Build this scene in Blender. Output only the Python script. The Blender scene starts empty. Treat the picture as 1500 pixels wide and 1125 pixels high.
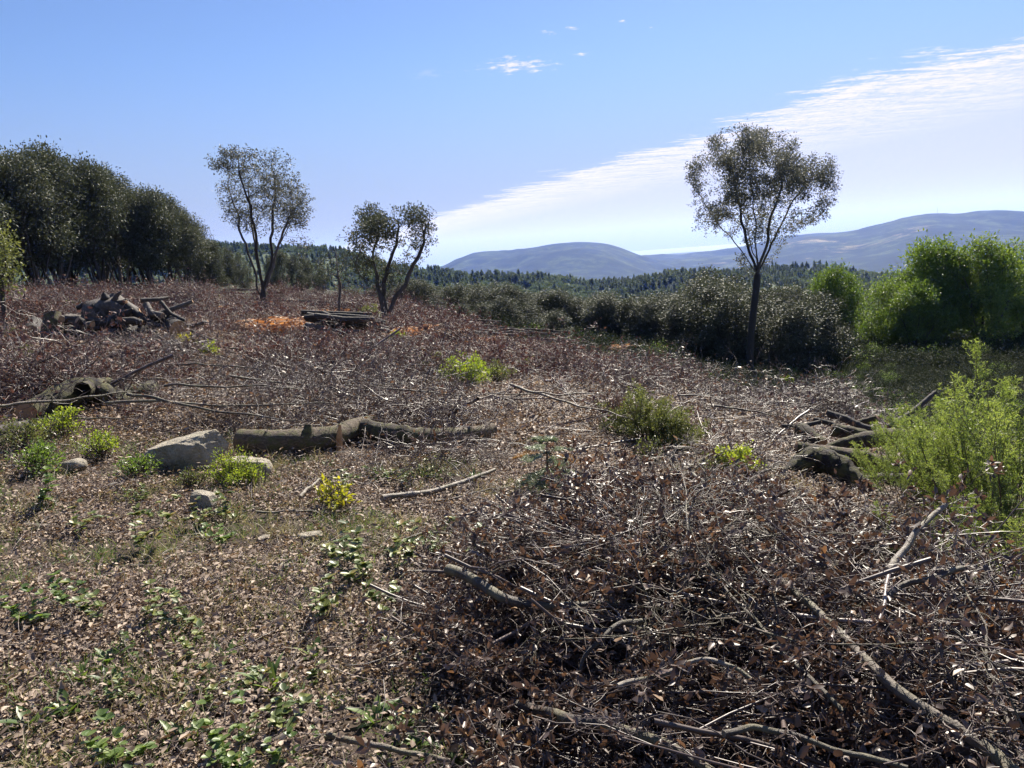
import bpy, math, random
import numpy as np
from mathutils import Vector, Matrix, Quaternion

rng = np.random.default_rng(11)
random.seed(11)
sc = bpy.context.scene
COL = sc.collection
R_ = math.radians

# ------------------------------------------------------------------ camera
FPX = 1133.0                       # focal length in photograph pixels (1500 wide)
PITCH, ROLL = R_(9.4), R_(4.2)
EYE = np.array([0.0, 0.0, 1.65])
F_AX = np.array([0, math.cos(PITCH), -math.sin(PITCH)])
U0 = np.array([0, math.sin(PITCH), math.cos(PITCH)])
X0 = np.array([1.0, 0, 0])
R_AX = math.cos(ROLL) * X0 - math.sin(ROLL) * U0
U_AX = math.cos(ROLL) * U0 + math.sin(ROLL) * X0
cam_d = bpy.data.cameras.new('camera')
cam = bpy.data.objects.new('camera', cam_d); COL.objects.link(cam)
cam_d.sensor_width = 36.0; cam_d.lens = FPX / 1500 * 36.0
cam_d.clip_start = 0.05; cam_d.clip_end = 90000
M = Matrix.Identity(4)
for i in range(3):
    M[i][0], M[i][1], M[i][2], M[i][3] = R_AX[i], U_AX[i], -F_AX[i], EYE[i]
cam.matrix_world = M
sc.camera = cam

# ------------------------------------------------------------------ light, exposure
SUN_AZ, SUN_EL = R_(20), R_(43)
SUN_DIR = np.array([math.sin(SUN_AZ) * math.cos(SUN_EL), math.cos(SUN_AZ) * math.cos(SUN_EL), math.sin(SUN_EL)])
sl = bpy.data.lights.new('sun', 'SUN'); sl.energy = 5.0; sl.angle = R_(0.5); sl.color = (1.0, 0.93, 0.83)
so = bpy.data.objects.new('sun', sl); COL.objects.link(so)
so.rotation_mode = 'QUATERNION'; so.rotation_quaternion = Vector(SUN_DIR).to_track_quat('Z', 'Y')
sc.view_settings.view_transform = 'Standard'; sc.view_settings.look = 'None'
sc.view_settings.exposure = 1.25; sc.view_settings.gamma = 1.0; sc.view_settings.use_curve_mapping = False
sc.render.engine = 'CYCLES'
cy = sc.cycles
cy.max_bounces = 6; cy.diffuse_bounces = 3; cy.glossy_bounces = 2; cy.transmission_bounces = 4
cy.transparent_max_bounces = 8; cy.volume_bounces = 1; cy.use_denoising = True
cy.sample_clamp_indirect = 6.0; cy.caustics_reflective = False; cy.caustics_refractive = False


def ray(px, py):
    d = F_AX + (px - 750) / FPX * R_AX + (562.5 - py) / FPX * U_AX
    return d


def at(px, py, D):
    """the point on that sight line at depth y = D"""
    d = ray(px, py)
    return EYE + d * (D / d[1])


# ------------------------------------------------------------------ node helpers
def N(nt, kind, **kw):
    n = nt.nodes.new(kind)
    for k, v in kw.items():
        if k.startswith('i_'):
            key = k[2:]
            key = int(key) if key.isdigit() else key
            n.inputs[key].default_value = v
        else:
            setattr(n, k, v)
    return n


def link(nt, a, b):
    nt.links.new(a, b)


def math_node(nt, op, a, b=None, clamp=False):
    n = nt.nodes.new('ShaderNodeMath'); n.operation = op; n.use_clamp = clamp
    for i, v in enumerate((a, b)):
        if v is None: continue
        if isinstance(v, (int, float)): n.inputs[i].default_value = v
        else: nt.links.new(v, n.inputs[i])
    return n.outputs[0]


def ramp(nt, fac, stops, interp='LINEAR'):
    n = nt.nodes.new('ShaderNodeValToRGB'); cr = n.color_ramp; cr.interpolation = interp
    while len(cr.elements) < len(stops): cr.elements.new(0.5)
    for e, (p, c) in zip(cr.elements, stops):
        e.position = p; e.color = (*c[:3], 1)
    if fac is not None: nt.links.new(fac, n.inputs[0])
    return n.outputs[0]


def mix_col(nt, fac, a, b, mode='MIX'):
    n = nt.nodes.new('ShaderNodeMix'); n.data_type = 'RGBA'; n.blend_type = mode
    for idx, v in ((0, fac), (6, a), (7, b)):
        if isinstance(v, (int, float)): n.inputs[idx].default_value = v
        elif isinstance(v, tuple): n.inputs[idx].default_value = (*v[:3], 1)
        else: nt.links.new(v, n.inputs[idx])
    return n.outputs[2]


# ------------------------------------------------------------------ sky
w = bpy.data.worlds.new('World'); sc.world = w; w.use_nodes = True
nt = w.node_tree; nt.nodes.clear()
out = N(nt, 'ShaderNodeOutputWorld'); bg = N(nt, 'ShaderNodeBackground')
sky = N(nt, 'ShaderNodeTexSky', sky_type='NISHITA', sun_disc=False, sun_elevation=SUN_EL, sun_rotation=SUN_AZ,
        altitude=300, air_density=1.0, dust_density=0.25, ozone_density=2.5)
tc = N(nt, 'ShaderNodeTexCoord')
sep = N(nt, 'ShaderNodeSeparateXYZ'); link(nt, tc.outputs['Generated'], sep.inputs[0])
zc = math_node(nt, 'MAXIMUM', sep.outputs[2], 0.012)
u_ = math_node(nt, 'DIVIDE', sep.outputs[0], zc)
v_ = math_node(nt, 'DIVIDE', sep.outputs[1], zc)
# a sheet of thin high cloud lies right of a straight front; fit that front in the cloud plane
ep = []
for px, py in ((700, 302), (780, 272), (930, 228), (1150, 186), (1290, 122), (1500, 34)):
    d = ray(px, py); ep.append((d[0] / d[2], d[1] / d[2]))
ep = np.array(ep)
slope, icpt = np.polyfit(ep[:, 1], ep[:, 0], 1)
uv = N(nt, 'ShaderNodeCombineXYZ'); link(nt, u_, uv.inputs[0]); link(nt, v_, uv.inputs[1])
front = math_node(nt, 'SUBTRACT', math_node(nt, 'SUBTRACT', u_, math_node(nt, 'MULTIPLY', v_, float(slope))), float(icpt))


def noise(nt, vec, scale, detail=4, rough=0.55, dist=0.0):
    n = N(nt, 'ShaderNodeTexNoise', i_Scale=scale, i_Detail=detail, i_Roughness=rough, i_Distortion=dist)
    link(nt, vec, n.inputs['Vector']); return n.outputs[0]


# streaks run along the front; ripples cross it
along = N(nt, 'ShaderNodeMapping'); along.inputs['Rotation'].default_value = (0, 0, math.atan2(1.0, float(slope)) * -1); along.inputs['Scale'].default_value = (0.45, 1.6, 1)
link(nt, uv.outputs[0], along.inputs[0])
nz1 = noise(nt, uv.outputs[0], 0.8, 5, 0.6)
nz2 = noise(nt, along.outputs[0], 3.6, 7, 0.68, 0.9)
nz3 = noise(nt, uv.outputs[0], 16.0, 5, 0.65, 0.6)
edge = math_node(nt, 'ADD', front, 0.36)
for nz, k in ((nz1, 2.0), (nz2, 2.2), (nz3, 0.8)): edge = math_node(nt, 'ADD', edge, math_node(nt, 'MULTIPLY', math_node(nt, 'SUBTRACT', nz, 0.5), k))
mr = N(nt, 'ShaderNodeMapRange', interpolation_type='SMOOTHSTEP', i_1=-0.05, i_2=0.55); link(nt, edge, mr.inputs[0])
tex = N(nt, 'ShaderNodeMapRange', i_1=0.42, i_2=0.57, i_3=0.36, i_4=1.15)
link(nt, math_node(nt, 'ADD', math_node(nt, 'MULTIPLY', nz2, 0.6), math_node(nt, 'MULTIPLY', nz3, 0.4)), tex.inputs[0])
# the sheet is thick and rippled by the front and thins to a veil away from it
deep = N(nt, 'ShaderNodeMapRange', i_1=0.2, i_2=3.2); link(nt, front, deep.inputs[0])
body = N(nt, 'ShaderNodeMix'); link(nt, deep.outputs[0], body.inputs[0]); link(nt, tex.outputs[0], body.inputs[2]); body.inputs[3].default_value = 0.40
mask = math_node(nt, 'MULTIPLY', mr.outputs[0], body.outputs[0])
# a few small separate puffs
for px, py, rad, sq in ((757, 96, 0.30, 2.4), (802, 47, 0.055, 2.2), (838, 41, 0.05, 2.0), (912, 31, 0.035, 1.0), (952, 40, 0.022, 1.2), (852, 79, 0.06, 2.0), (625, 108, 0.2, 3.0)):
    d = ray(px, py); cu, cv = d[0] / d[2], d[1] / d[2]
    du = math_node(nt, 'SUBTRACT', u_, cu); dv = math_node(nt, 'SUBTRACT', math_node(nt, 'MULTIPLY', math_node(nt, 'SUBTRACT', v_, cv), 1.0), math_node(nt, 'MULTIPLY', du, 0.25))
    q = math_node(nt, 'SQRT', math_node(nt, 'ADD', math_node(nt, 'MULTIPLY', du, du), math_node(nt, 'MULTIPLY', dv, dv)))
    q = math_node(nt, 'SUBTRACT', 1.0, math_node(nt, 'DIVIDE', q, rad))
    nzp = noise(nt, uv.outputs[0], 14.0 if rad > .1 else 30.0, 5, 0.6)
    q = math_node(nt, 'ADD', q, math_node(nt, 'MULTIPLY', math_node(nt, 'SUBTRACT', nzp, 0.62), 3.4))
    m2 = N(nt, 'ShaderNodeMapRange', interpolation_type='SMOOTHSTEP', i_1=0.0, i_2=0.9, i_3=0.0, i_4=0.15 if px == 625 else 1.0); link(nt, q, m2.inputs[0])
    mask = math_node(nt, 'MAXIMUM', mask, m2.outputs[0])
up = N(nt, 'ShaderNodeMapRange', i_1=0.0, i_2=0.03); link(nt, sep.outputs[2], up.inputs[0])
mask = math_node(nt, 'MULTIPLY', mask, up.outputs[0], True)
hs = N(nt, 'ShaderNodeHueSaturation', i_Saturation=1.0, i_Value=1.0); link(nt, sky.outputs[0], hs.inputs['Color'])
tinted = mix_col(nt, 1.0, hs.outputs[0], (0.77, 0.83, 1.02), 'MULTIPLY')
low = N(nt, 'ShaderNodeMapRange', interpolation_type='SMOOTHSTEP', i_1=0.0, i_2=0.26, i_3=0.85, i_4=0.0); link(nt, sep.outputs[2], low.inputs[0])
tinted = mix_col(nt, low.outputs[0], tinted, (2.75, 2.6, 3.1))   # pale summer air near the horizon, all the way round
skyc = mix_col(nt, mask, tinted, (8.3, 7.75, 8.4))
link(nt, skyc, bg.inputs[0]); bg.inputs[1].default_value = 0.05
link(nt, bg.outputs[0], out.inputs[0])


# ------------------------------------------------------------------ numeric helpers
def _hash(i, j, k):
    h = (i.astype(np.int64) * 374761393 + j.astype(np.int64) * 668265263 + k * 1274126177) & 0xffffffff
    h = ((h ^ (h >> 13)) * 1274126177) & 0xffffffff
    h = ((h ^ (h >> 16)) * 2246822519) & 0xffffffff
    return ((h ^ (h >> 15)) & 0xffffff) / float(0xffffff)


def vnoise(x, y, seed=0):
    x = np.asarray(x, float); y = np.asarray(y, float)
    i, j = np.floor(x), np.floor(y); f, g = x - i, y - j
    f = f * f * (3 - 2 * f); g = g * g * (3 - 2 * g)
    i = i.astype(np.int64); j = j.astype(np.int64)
    a, b, c, d = _hash(i, j, seed), _hash(i + 1, j, seed), _hash(i, j + 1, seed), _hash(i + 1, j + 1, seed)
    return (a * (1 - f) + b * f) * (1 - g) + (c * (1 - f) + d * f) * g


def fbm(x, y, seed=0, oct=3):
    s, a = 0, 0.5
    for o in range(oct):
        s = s + a * (vnoise(np.asarray(x) * 2 ** o + 17.3 * o, np.asarray(y) * 2 ** o - 9.1 * o, seed + o) - 0.5); a *= 0.5
    return s * 2


def tnoise3(p, s, seed):
    return (vnoise(p[..., 0] * s + 3.1 * seed, p[..., 1] * s + p[..., 2] * s * .7, seed) + vnoise(p[..., 2] * s, p[..., 0] * s - p[..., 1] * s * .6, seed + 3)) - 1


def sstep(a, b, x):
    t = np.clip((np.asarray(x, float) - a) / (b - a), 0, 1); return t * t * (3 - 2 * t)


def nrm(v):
    v = np.asarray(v, float); return v / np.maximum(np.linalg.norm(v, axis=-1, keepdims=True), 1e-9)


# ------------------------------------------------------------------ terrain
def edge_s(x, y):
    """signed distance past the far edge of the clearing (positive = beyond, where the hill falls away)"""
    return (np.asarray(x) - 5.5) * 0.944 + (np.asarray(y) - 10) * 0.33


def az_el(px, py):
    d = ray(px, py); return math.atan2(d[0], d[1]), d[2] / math.hypot(d[0], d[1])


PINE_PROFILE = [az_el(px, py + 15) for px, py in ((-400, 352), (0, 345), (300, 350), (450, 359), (500, 363), (560, 382), (610, 391), (670, 395),
                (740, 399), (833, 406), (861, 410), (927, 405), (1020, 393), (1137, 384), (1197, 389), (1277, 405), (1400, 420), (1700, 440), (2100, 460))]


def mounds(x, y):
    r = np.hypot(x, y)
    k = sstep(6.5, 10, r) * (1 - sstep(2, 6, edge_s(x, y)))
    m = 0.40 * np.maximum(0, fbm(x / 2.6, y / 2.6, 5)) + 0.16 * fbm(x / 7, y / 7, 9)
    return m * k


def terrain(x, y):
    x = np.asarray(x, float); y = np.asarray(y, float)
    r = np.hypot(x, y); s = edge_s(x, y)
    sp = 3.0 * np.log1p(np.exp(np.clip(s / 3.0, -30, 30)))
    drop = 3.0 * (1 - np.exp(-0.5 * sp / 3.0)) + .03 * sp
    z = -0.0735 * np.clip(x, -30, 12) - drop
    z = z + 0.05 * fbm(x / 1.1, y / 1.1, 1) + 0.02 * fbm(x / .3, y / .3, 2) * (r < 14) + mounds(x, y)
    z = z - 0.35 * sstep(7, 28, r)
    # beyond the clearing: valley, a ridge planted with pines, the deep valley floor
    az = np.arctan2(x, np.maximum(y, 1e-3)); az = np.where(y <= 0, np.sign(x) * 1.6, az)
    pa = np.array([p[0] for p in PINE_PROFILE]); pe = np.array([p[1] for p in PINE_PROFILE])
    zr = EYE[2] + 600 * np.interp(az, pa, pe) + 5 * fbm(x / 90, y / 90, 21)
    lat = sstep(60, 170, r)
    low = -26 + 0 * r
    t1 = sstep(230, 600, r)
    far = low * (1 - t1) + zr * t1
    t2 = sstep(640, 1600, r)
    coast = sstep(6000, 8200, r)
    far = far * (1 - t2) + (-135 + 12 * fbm(x / 700, y / 700, 33) * (1 - coast)) * t2 + 31 * coast - 20 * sstep(8600, 10500, r)
    return z * (1 - lat) + far * lat


def gp(px, py, h=0.0):
    """where the sight line through a photograph pixel comes within h of the ground"""
    d = ray(px, py); d = d / d[1]
    ts = np.concatenate([np.arange(0.8, 12, 0.01), np.arange(12, 70, 0.05)])
    P = EYE[None] + d[None] * ts[:, None]
    below = P[:, 2] < terrain(P[:, 0], P[:, 1]) + h
    k = int(np.argmax(below)) if below.any() else len(ts) - 1
    return P[k]


# ------------------------------------------------------------------ mesh helpers
class Geo:
    def __init__(s): s.V, s.T, s.Q, s.tm, s.qm, s.tint, s.n = [], [], [], [], [], [], 0

    def add(s, V, F, mat=0, tint=0.5):
        V = np.asarray(V, float).reshape(-1, 3)
        F = np.asarray(F, int)
        if F.shape[-1] == 3: s.T.append(F + s.n); s.tm.append(np.full(len(F), mat))
        else: s.Q.append(F + s.n); s.qm.append(np.full(len(F), mat))
        s.V.append(V)
        s.tint.append(np.full(len(V), tint) if np.isscalar(tint) else np.asarray(tint, float))
        s.n += len(V)

    def mesh(s, name, mats, smooth=True):
        me = bpy.data.meshes.new(name)
        V = np.concatenate(s.V) if s.V else np.zeros((0, 3))
        T = np.concatenate(s.T) if s.T else np.zeros((0, 3), int)
        Q = np.concatenate(s.Q) if s.Q else np.zeros((0, 4), int)
        me.vertices.add(len(V)); me.vertices.foreach_set('co', V.astype(np.float32).ravel())
        nl = T.size + Q.size
        me.loops.add(nl); me.loops.foreach_set('vertex_index', np.concatenate([T.ravel(), Q.ravel()]).astype(np.int32))
        me.polygons.add(len(T) + len(Q))
        st = np.concatenate([np.arange(len(T)) * 3, T.size + np.arange(len(Q)) * 4])
        me.polygons.foreach_set('loop_start', st.astype(np.int32))
        mi = np.concatenate((s.tm or [np.zeros(0)]) + (s.qm or [np.zeros(0)])) if (s.tm or s.qm) else np.zeros(0)
        me.polygons.foreach_set('material_index', mi.astype(np.int32))
        me.polygons.foreach_set('use_smooth', np.full(len(T) + len(Q), smooth))
        a = me.attributes.new('tint', 'FLOAT', 'POINT'); a.data.foreach_set('value', np.concatenate(s.tint).astype(np.float32))
        for m in mats: me.materials.append(m)
        me.update(calc_edges=True); me.validate()
        return me


def tag(o, label=None, cat=None, group=None, kind=None):
    for k, v in (('label', label), ('category', cat), ('group', group), ('kind', kind)):
        if v: o[k] = v
    return o


def obj(name, me, loc=(0, 0, 0), parent=None):
    o = bpy.data.objects.new(name, me); COL.objects.link(o); o.location = loc
    if parent: o.parent = parent
    return o


def empty(name, loc, rz=0.0):
    o = bpy.data.objects.new(name, None); COL.objects.link(o); o.location = loc; o.rotation_euler = (0, 0, rz)
    o.empty_display_size = 0.1
    return o


def copy_tree(o, parent=None):
    c = o.copy(); COL.objects.link(c)
    if parent: c.parent = parent
    for ch in list(o.children): copy_tree(ch, c)
    return c


def tubes(P, Rr, sides=4, taper_end=False):
    """many tubes at once. P (N,n,3), Rr (N,n) -> V, quads"""
    P = np.asarray(P, float); Rr = np.asarray(Rr, float)
    Nn, n, _ = P.shape
    T = np.gradient(P, axis=1); T = nrm(T)
    mean = nrm(T.mean(axis=1))
    ref = np.where(np.abs(mean[:, 2:3]) < 0.9, np.array([[0, 0, 1.0]]), np.array([[1.0, 0, 0]]))
    ref = ref[:, None, :].repeat(n, 1)
    A = nrm(np.cross(T, ref)); B = np.cross(T, A)
    th = np.arange(sides) / sides * 2 * np.pi
    V = P[:, :, None, :] + Rr[:, :, None, None] * (A[:, :, None, :] * np.cos(th)[None, None, :, None] + B[:, :, None, :] * np.sin(th)[None, None, :, None])
    idx = np.arange(Nn * n * sides).reshape(Nn, n, sides)
    a = idx[:, :-1, :]; b = np.roll(idx, -1, axis=2)[:, :-1, :]; c = np.roll(idx, -1, axis=2)[:, 1:, :]; d = idx[:, 1:, :]
    Q = np.stack([a, b, c, d], -1).reshape(-1, 4)
    return V.reshape(-1, 3), Q


def frames(d, nrml):
    d = nrm(d); z = nrml - (nrml * d).sum(-1, keepdims=True) * d; z = nrm(z); y = np.cross(z, d)
    return np.stack([d, y, z], -1)       # columns


LEAF4 = (np.array([[0, 0, 0], [.42, .5, .16], [1, 0, 0], [.42, -.5, .16]]), np.array([[0, 3, 2], [0, 2, 1]]))
NEEDLE = (np.array([[0, .5, 0], [0, -.5, 0], [1, 0, 0]]), np.array([[0, 1, 2]]))


def leaf8(curl=0.3, fold=0.25, wob=0.0):
    r = lambda: (rng.random() - .5) * wob
    rows = [(0.3, .45), (0.66, .38)]
    V = [[0, 0, 0]]
    for x, hw in rows:
        zz = -curl * x * x
        V += [[x + r(), hw + r(), zz + fold * hw + r()], [x, 0, zz], [x + r(), -hw + r(), zz + fold * hw + r()]]
    V += [[1.0, r(), -curl + r()]]
    F = [[0, 2, 1], [0, 3, 2], [1, 2, 5], [1, 5, 4], [2, 3, 6], [2, 6, 5], [4, 5, 7], [5, 6, 7]]
    return np.array(V, float), np.array(F)


def stamp(geo, tpl, pos, d, nl, L, W, mat=0, tint=None):
    V, F = tpl; n = len(pos)
    if n == 0: return
    Rm = frames(d, nl)
    L = np.broadcast_to(L, (n,)); W = np.broadcast_to(W, (n,))
    S = np.stack([L, W, W], -1)
    Vt = V[None] * S[:, None, :]
    out = np.einsum('nij,nvj->nvi', Rm, Vt) + pos[:, None, :]
    Fo = F[None] + (np.arange(n) * len(V))[:, None, None]
    tint = rng.random(n) if tint is None else np.broadcast_to(tint, (n,))
    geo.add(out.reshape(-1, 3), Fo.reshape(-1, F.shape[1]), mat, np.repeat(tint, len(V)))


def rdir(n): return nrm(rng.normal(size=(n, 3)))


# ------------------------------------------------------------------ materials
def new_mat(name):
    m = bpy.data.materials.new(name); m.use_nodes = True
    nt = m.node_tree; nt.nodes.clear()
    o = N(nt, 'ShaderNodeOutputMaterial')
    return m, nt, o


def leaf_mat(name, stops, rough=0.45, trans=0.3, spec=0.5, tmul=(1.1, 1.1, 0.7)):
    m, nt, o = new_mat(name)
    a = N(nt, 'ShaderNodeAttribute', attribute_name='tint')
    oi = N(nt, 'ShaderNodeObjectInfo')
    f = math_node(nt, 'ADD', math_node(nt, 'MULTIPLY', a.outputs['Fac'], 0.8), math_node(nt, 'MULTIPLY', oi.outputs['Random'], 0.2))
    c = ramp(nt, f, stops)
    p = N(nt, 'ShaderNodeBsdfPrincipled'); link(nt, c, p.inputs['Base Color'])
    p.inputs['Roughness'].default_value = rough
    p.inputs['Specular IOR Level'].default_value = spec
    t = N(nt, 'ShaderNodeBsdfTranslucent'); link(nt, mix_col(nt, 1.0, c, tmul, 'MULTIPLY'), t.inputs[0])
    mx = N(nt, 'ShaderNodeMixShader', i_0=trans)
    link(nt, p.outputs[0], mx.inputs[1]); link(nt, t.outputs[0], mx.inputs[2]); link(nt, mx.outputs[0], o.inputs[0])
    return m


def bark_mat(name, c1, c2, c3=None, scale=18, rough=0.7, stretch=(1, 1, 0.25), bump=0.6, moss=None, dist=0.02):
    m, nt, o = new_mat(name)
    tcn = N(nt, 'ShaderNodeTexCoord'); mp = N(nt, 'ShaderNodeMapping'); mp.inputs['Scale'].default_value = stretch
    link(nt, tcn.outputs['Object'], mp.inputs[0])
    n1 = noise(nt, mp.outputs[0], scale, 7, 0.72, 0.5); n2 = noise(nt, tcn.outputs['Object'], scale * 0.22, 3, 0.5)
    at_ = N(nt, 'ShaderNodeAttribute', attribute_name='tint')
    f = math_node(nt, 'ADD', math_node(nt, 'MULTIPLY', n1, 0.75), math_node(nt, 'MULTIPLY', math_node(nt, 'SUBTRACT', at_.outputs['Fac'], 0.5), 0.45))
    c = ramp(nt, f, [(0.22, c1), (0.5, c2), (0.72, c3 or c2)])
    if moss:
        mr_ = N(nt, 'ShaderNodeMapRange', i_1=0.45, i_2=0.62); link(nt, n2, mr_.inputs[0])
        c = mix_col(nt, mr_.outputs[0], c, moss)
    p = N(nt, 'ShaderNodeBsdfPrincipled'); link(nt, c, p.inputs['Base Color']); p.inputs['Roughness'].default_value = rough
    if bump:
        b = N(nt, 'ShaderNodeBump', i_Strength=bump, i_Distance=dist); link(nt, n1, b.inputs['Height']); link(nt, b.outputs[0], p.inputs['Normal'])
    link(nt, p.outputs[0], o.inputs[0])
    return m


MT = {}
MT['slash_leaf'] = leaf_mat('dry_slash_leaf', [(0.0, (.045, .032, .028)), (.45, (.105, .075, .062)), (.8, (.19, .138, .112)), (.93, (.29, .19, .11)), (1.0, (.42, .25, .10))], 0.42, 0.2, 0.5, (1.2, .9, .65))
MT['purple_leaf'] = leaf_mat('withered_oak_leaf', [(0.0, (.055, .032, .032)), (.5, (.125, .072, .066)), (.85, (.22, .135, .11)), (1.0, (.33, .20, .12))], 0.62, 0.15, 0.25, (1.2, .85, .7))
MT['litter_leaf'] = leaf_mat('fallen_leaf', [(0.0, (.055, .038, .028)), (.3, (.18, .13, .098)), (.65, (.34, .26, .20)), (.9, (.46, .37, .29)), (1.0, (.55, .47, .37))], 0.65, 0.15, 0.3, (1.1, .9, .6))
MT['twig'] = bark_mat('dry_twig_bark', (.06, .042, .037), (.14, .104, .092), (.31, .255, .235), 26, 0.42, bump=0.25, dist=.004)
MT['branch'] = bark_mat('branch_bark', (.045, .033, .027), (.14, .11, .085), (.36, .32, .27), 38, 0.55, (1, 1, 1), 0.9, moss=(.12, .105, .06), dist=.012)
MT['log_bark'] = bark_mat('log_bark', (.018, .014, .011), (.09, .066, .046), (.27, .215, .155), 60, 0.85, (.3, 1, 1), 1.0, moss=(.10, .095, .035), dist=.025)
MT['grey_bark'] = bark_mat('weathered_log_bark', (.03, .025, .022), (.075, .062, .055), (.17, .145, .125), 20, 0.8, (1, 1, 1), 0.9, dist=.02)
MT['tree_bark'] = bark_mat('oak_tree_bark', (.04, .034, .03), (.10, .085, .075), (.19, .165, .145), 16, 0.85, (1, 1, .3), 0.8)
MT['oak_leaf'] = leaf_mat('evergreen_oak_leaf', [(0.0, (.042, .052, .036)), (.5, (.085, .097, .068)), (.85, (.145, .152, .112)), (1.0, (.21, .205, .16))], 0.55, 0.18, 0.2)
MT['oak_leaf_dry'] = leaf_mat('greyish_oak_leaf', [(0.0, (.068, .074, .06)), (.5, (.13, .135, .115)), (.85, (.20, .203, .175)), (1.0, (.25, .235, .205))], 0.5, 0.28, 0.35, (1.0, 1.0, .85))
MT['decid_leaf'] = leaf_mat('deciduous_leaf', [(0.0, (.05, .095, .024)), (.5, (.125, .19, .048)), (1.0, (.24, .30, .085))], 0.5, 0.36, 0.4, (1.4, 1.4, .6))
MT['heath'] = leaf_mat('heath_needle', [(0.0, (.07, .11, .04)), (.3, (.15, .21, .07)), (.7, (.27, .33, .11)), (1.0, (.42, .46, .19))], 0.5, 0.45, 0.4, (1.3, 1.35, .6))
MT['lime_leaf'] = leaf_mat('lime_green_leaf', [(0.0, (.16, .24, .04)), (.5, (.27, .34, .06)), (1.0, (.42, .44, .10))], 0.45, 0.45, 0.4, (1.3, 1.3, .5))
MT['yellow_leaf'] = leaf_mat('yellow_leaf', [(0.0, (.25, .30, .04)), (.5, (.45, .42, .05)), (1.0, (.60, .50, .07))], 0.45, 0.45, 0.4, (1.2, 1.2, .5))
MT['olive_leaf'] = leaf_mat('olive_green_leaf', [(0.0, (.08, .10, .035)), (.5, (.15, .17, .06)), (1.0, (.28, .29, .10))], 0.45, 0.35, 0.4)
MT['weed_leaf'] = leaf_mat('weed_leaf', [(0.0, (.055, .095, .028)), (.5, (.12, .18, .05)), (1.0, (.24, .30, .09))], 0.42, 0.4, 0.5, (1.4, 1.5, .6))
MT['bramble_leaf'] = leaf_mat('bramble_leaf', [(0.0, (.055, .085, .03)), (.5, (.13, .17, .055)), (.8, (.26, .28, .08)), (1.0, (.36, .22, .09))], 0.42, 0.35, 0.5)
MT['fern'] = leaf_mat('dry_bracken', [(0.0, (.22, .10, .045)), (.5, (.38, .19, .08)), (1.0, (.52, .32, .15))], 0.55, 0.4, 0.3, (1.2, .9, .6))
MT['fir'] = leaf_mat('silvery_fir_needle', [(0.0, (.10, .14, .075)), (.6, (.24, .28, .19)), (1.0, (.42, .46, .34))], 0.4, 0.25, 0.6)
MT['dry_fir'] = leaf_mat('rusty_fir_needle', [(0.0, (.22, .12, .05)), (1.0, (.42, .24, .10))], 0.5, 0.3, 0.4)
MT['pine'] = leaf_mat('hazed_pine_needle', [(0.0, (.06, .09, .045)), (.6, (.13, .172, .085)), (1.0, (.23, .262, .14))], 0.7, 0.3, 0.1)  # lightened and greyed, putting extra haze into the needle colour
MT['dry_grass'] = leaf_mat('dry_grass', [(0.0, (.22, .18, .10)), (.6, (.36, .31, .19)), (1.0, (.48, .44, .29))], 0.5, 0.3, 0.4)
MT['green_grass'] = leaf_mat('green_grass', [(0.0, (.06, .11, .03)), (.6, (.13, .19, .06)), (1.0, (.25, .30, .11))], 0.45, 0.4, 0.4)

MT['shaded_under_leaf'] = leaf_mat('shade_darkened_undergrowth_leaf', [(0.0, (.018, .028, .012)), (.6, (.034, .05, .02)), (1.0, (.06, .075, .03))], 0.6, 0.15, 0.15)  # leaf colour darkened to carry the shade of the hollow
m, nt, o = new_mat('cut_wood')
tcn = N(nt, 'ShaderNodeTexCoord')
wv = N(nt, 'ShaderNodeTexWave', wave_type='RINGS', rings_direction='SPHERICAL', i_Scale=22, i_Distortion=3.0, i_Detail=3); link(nt, tcn.outputs['Object'], wv.inputs[0])
nn = noise(nt, tcn.outputs['Object'], 9, 4)
c = mix_col(nt, math_node(nt, 'MULTIPLY', nn, 0.8), ramp(nt, wv.outputs[1], [(0, (.34, .20, .10)), (1, (.46, .30, .16))]), (.20, .12, .07))
p = N(nt, 'ShaderNodeBsdfPrincipled', i_Roughness=0.8); link(nt, c, p.inputs['Base Color']); link(nt, p.outputs[0], o.inputs[0]); MT['cut_wood'] = m

m, nt, o = new_mat('split_wood')
tcn = N(nt, 'ShaderNodeTexCoord'); nn = noise(nt, tcn.outputs['Object'], 14, 5, .65)
c = ramp(nt, nn, [(.3, (.25, .12, .05)), (.6, (.48, .28, .13)), (.8, (.55, .38, .22))])
p = N(nt, 'ShaderNodeBsdfPrincipled', i_Roughness=0.75); link(nt, c, p.inputs['Base Color']); link(nt, p.outputs[0], o.inputs[0]); MT['split_wood'] = m

m, nt, o = new_mat('pale_boulder_stone')
tcn = N(nt, 'ShaderNodeTexCoord')
n1 = noise(nt, tcn.outputs['Object'], 5, 6, .65, .5); n2 = noise(nt, tcn.outputs['Object'], 34, 5, .7); n3 = noise(nt, tcn.outputs['Object'], 2.2, 4, .6)
c = ramp(nt, math_node(nt, 'ADD', math_node(nt, 'MULTIPLY', n1, .6), math_node(nt, 'MULTIPLY', n2, .4)), [(.32, (.22, .19, .14)), (.5, (.42, .37, .285)), (.66, (.58, .52, .42))])
mr_ = N(nt, 'ShaderNodeMapRange', i_1=.52, i_2=.66); link(nt, n3, mr_.inputs[0])
c = mix_col(nt, math_node(nt, 'MULTIPLY', mr_.outputs[0], .7), c, (.17, .17, .08))
p = N(nt, 'ShaderNodeBsdfPrincipled', i_Roughness=0.8); link(nt, c, p.inputs['Base Color'])
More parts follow.
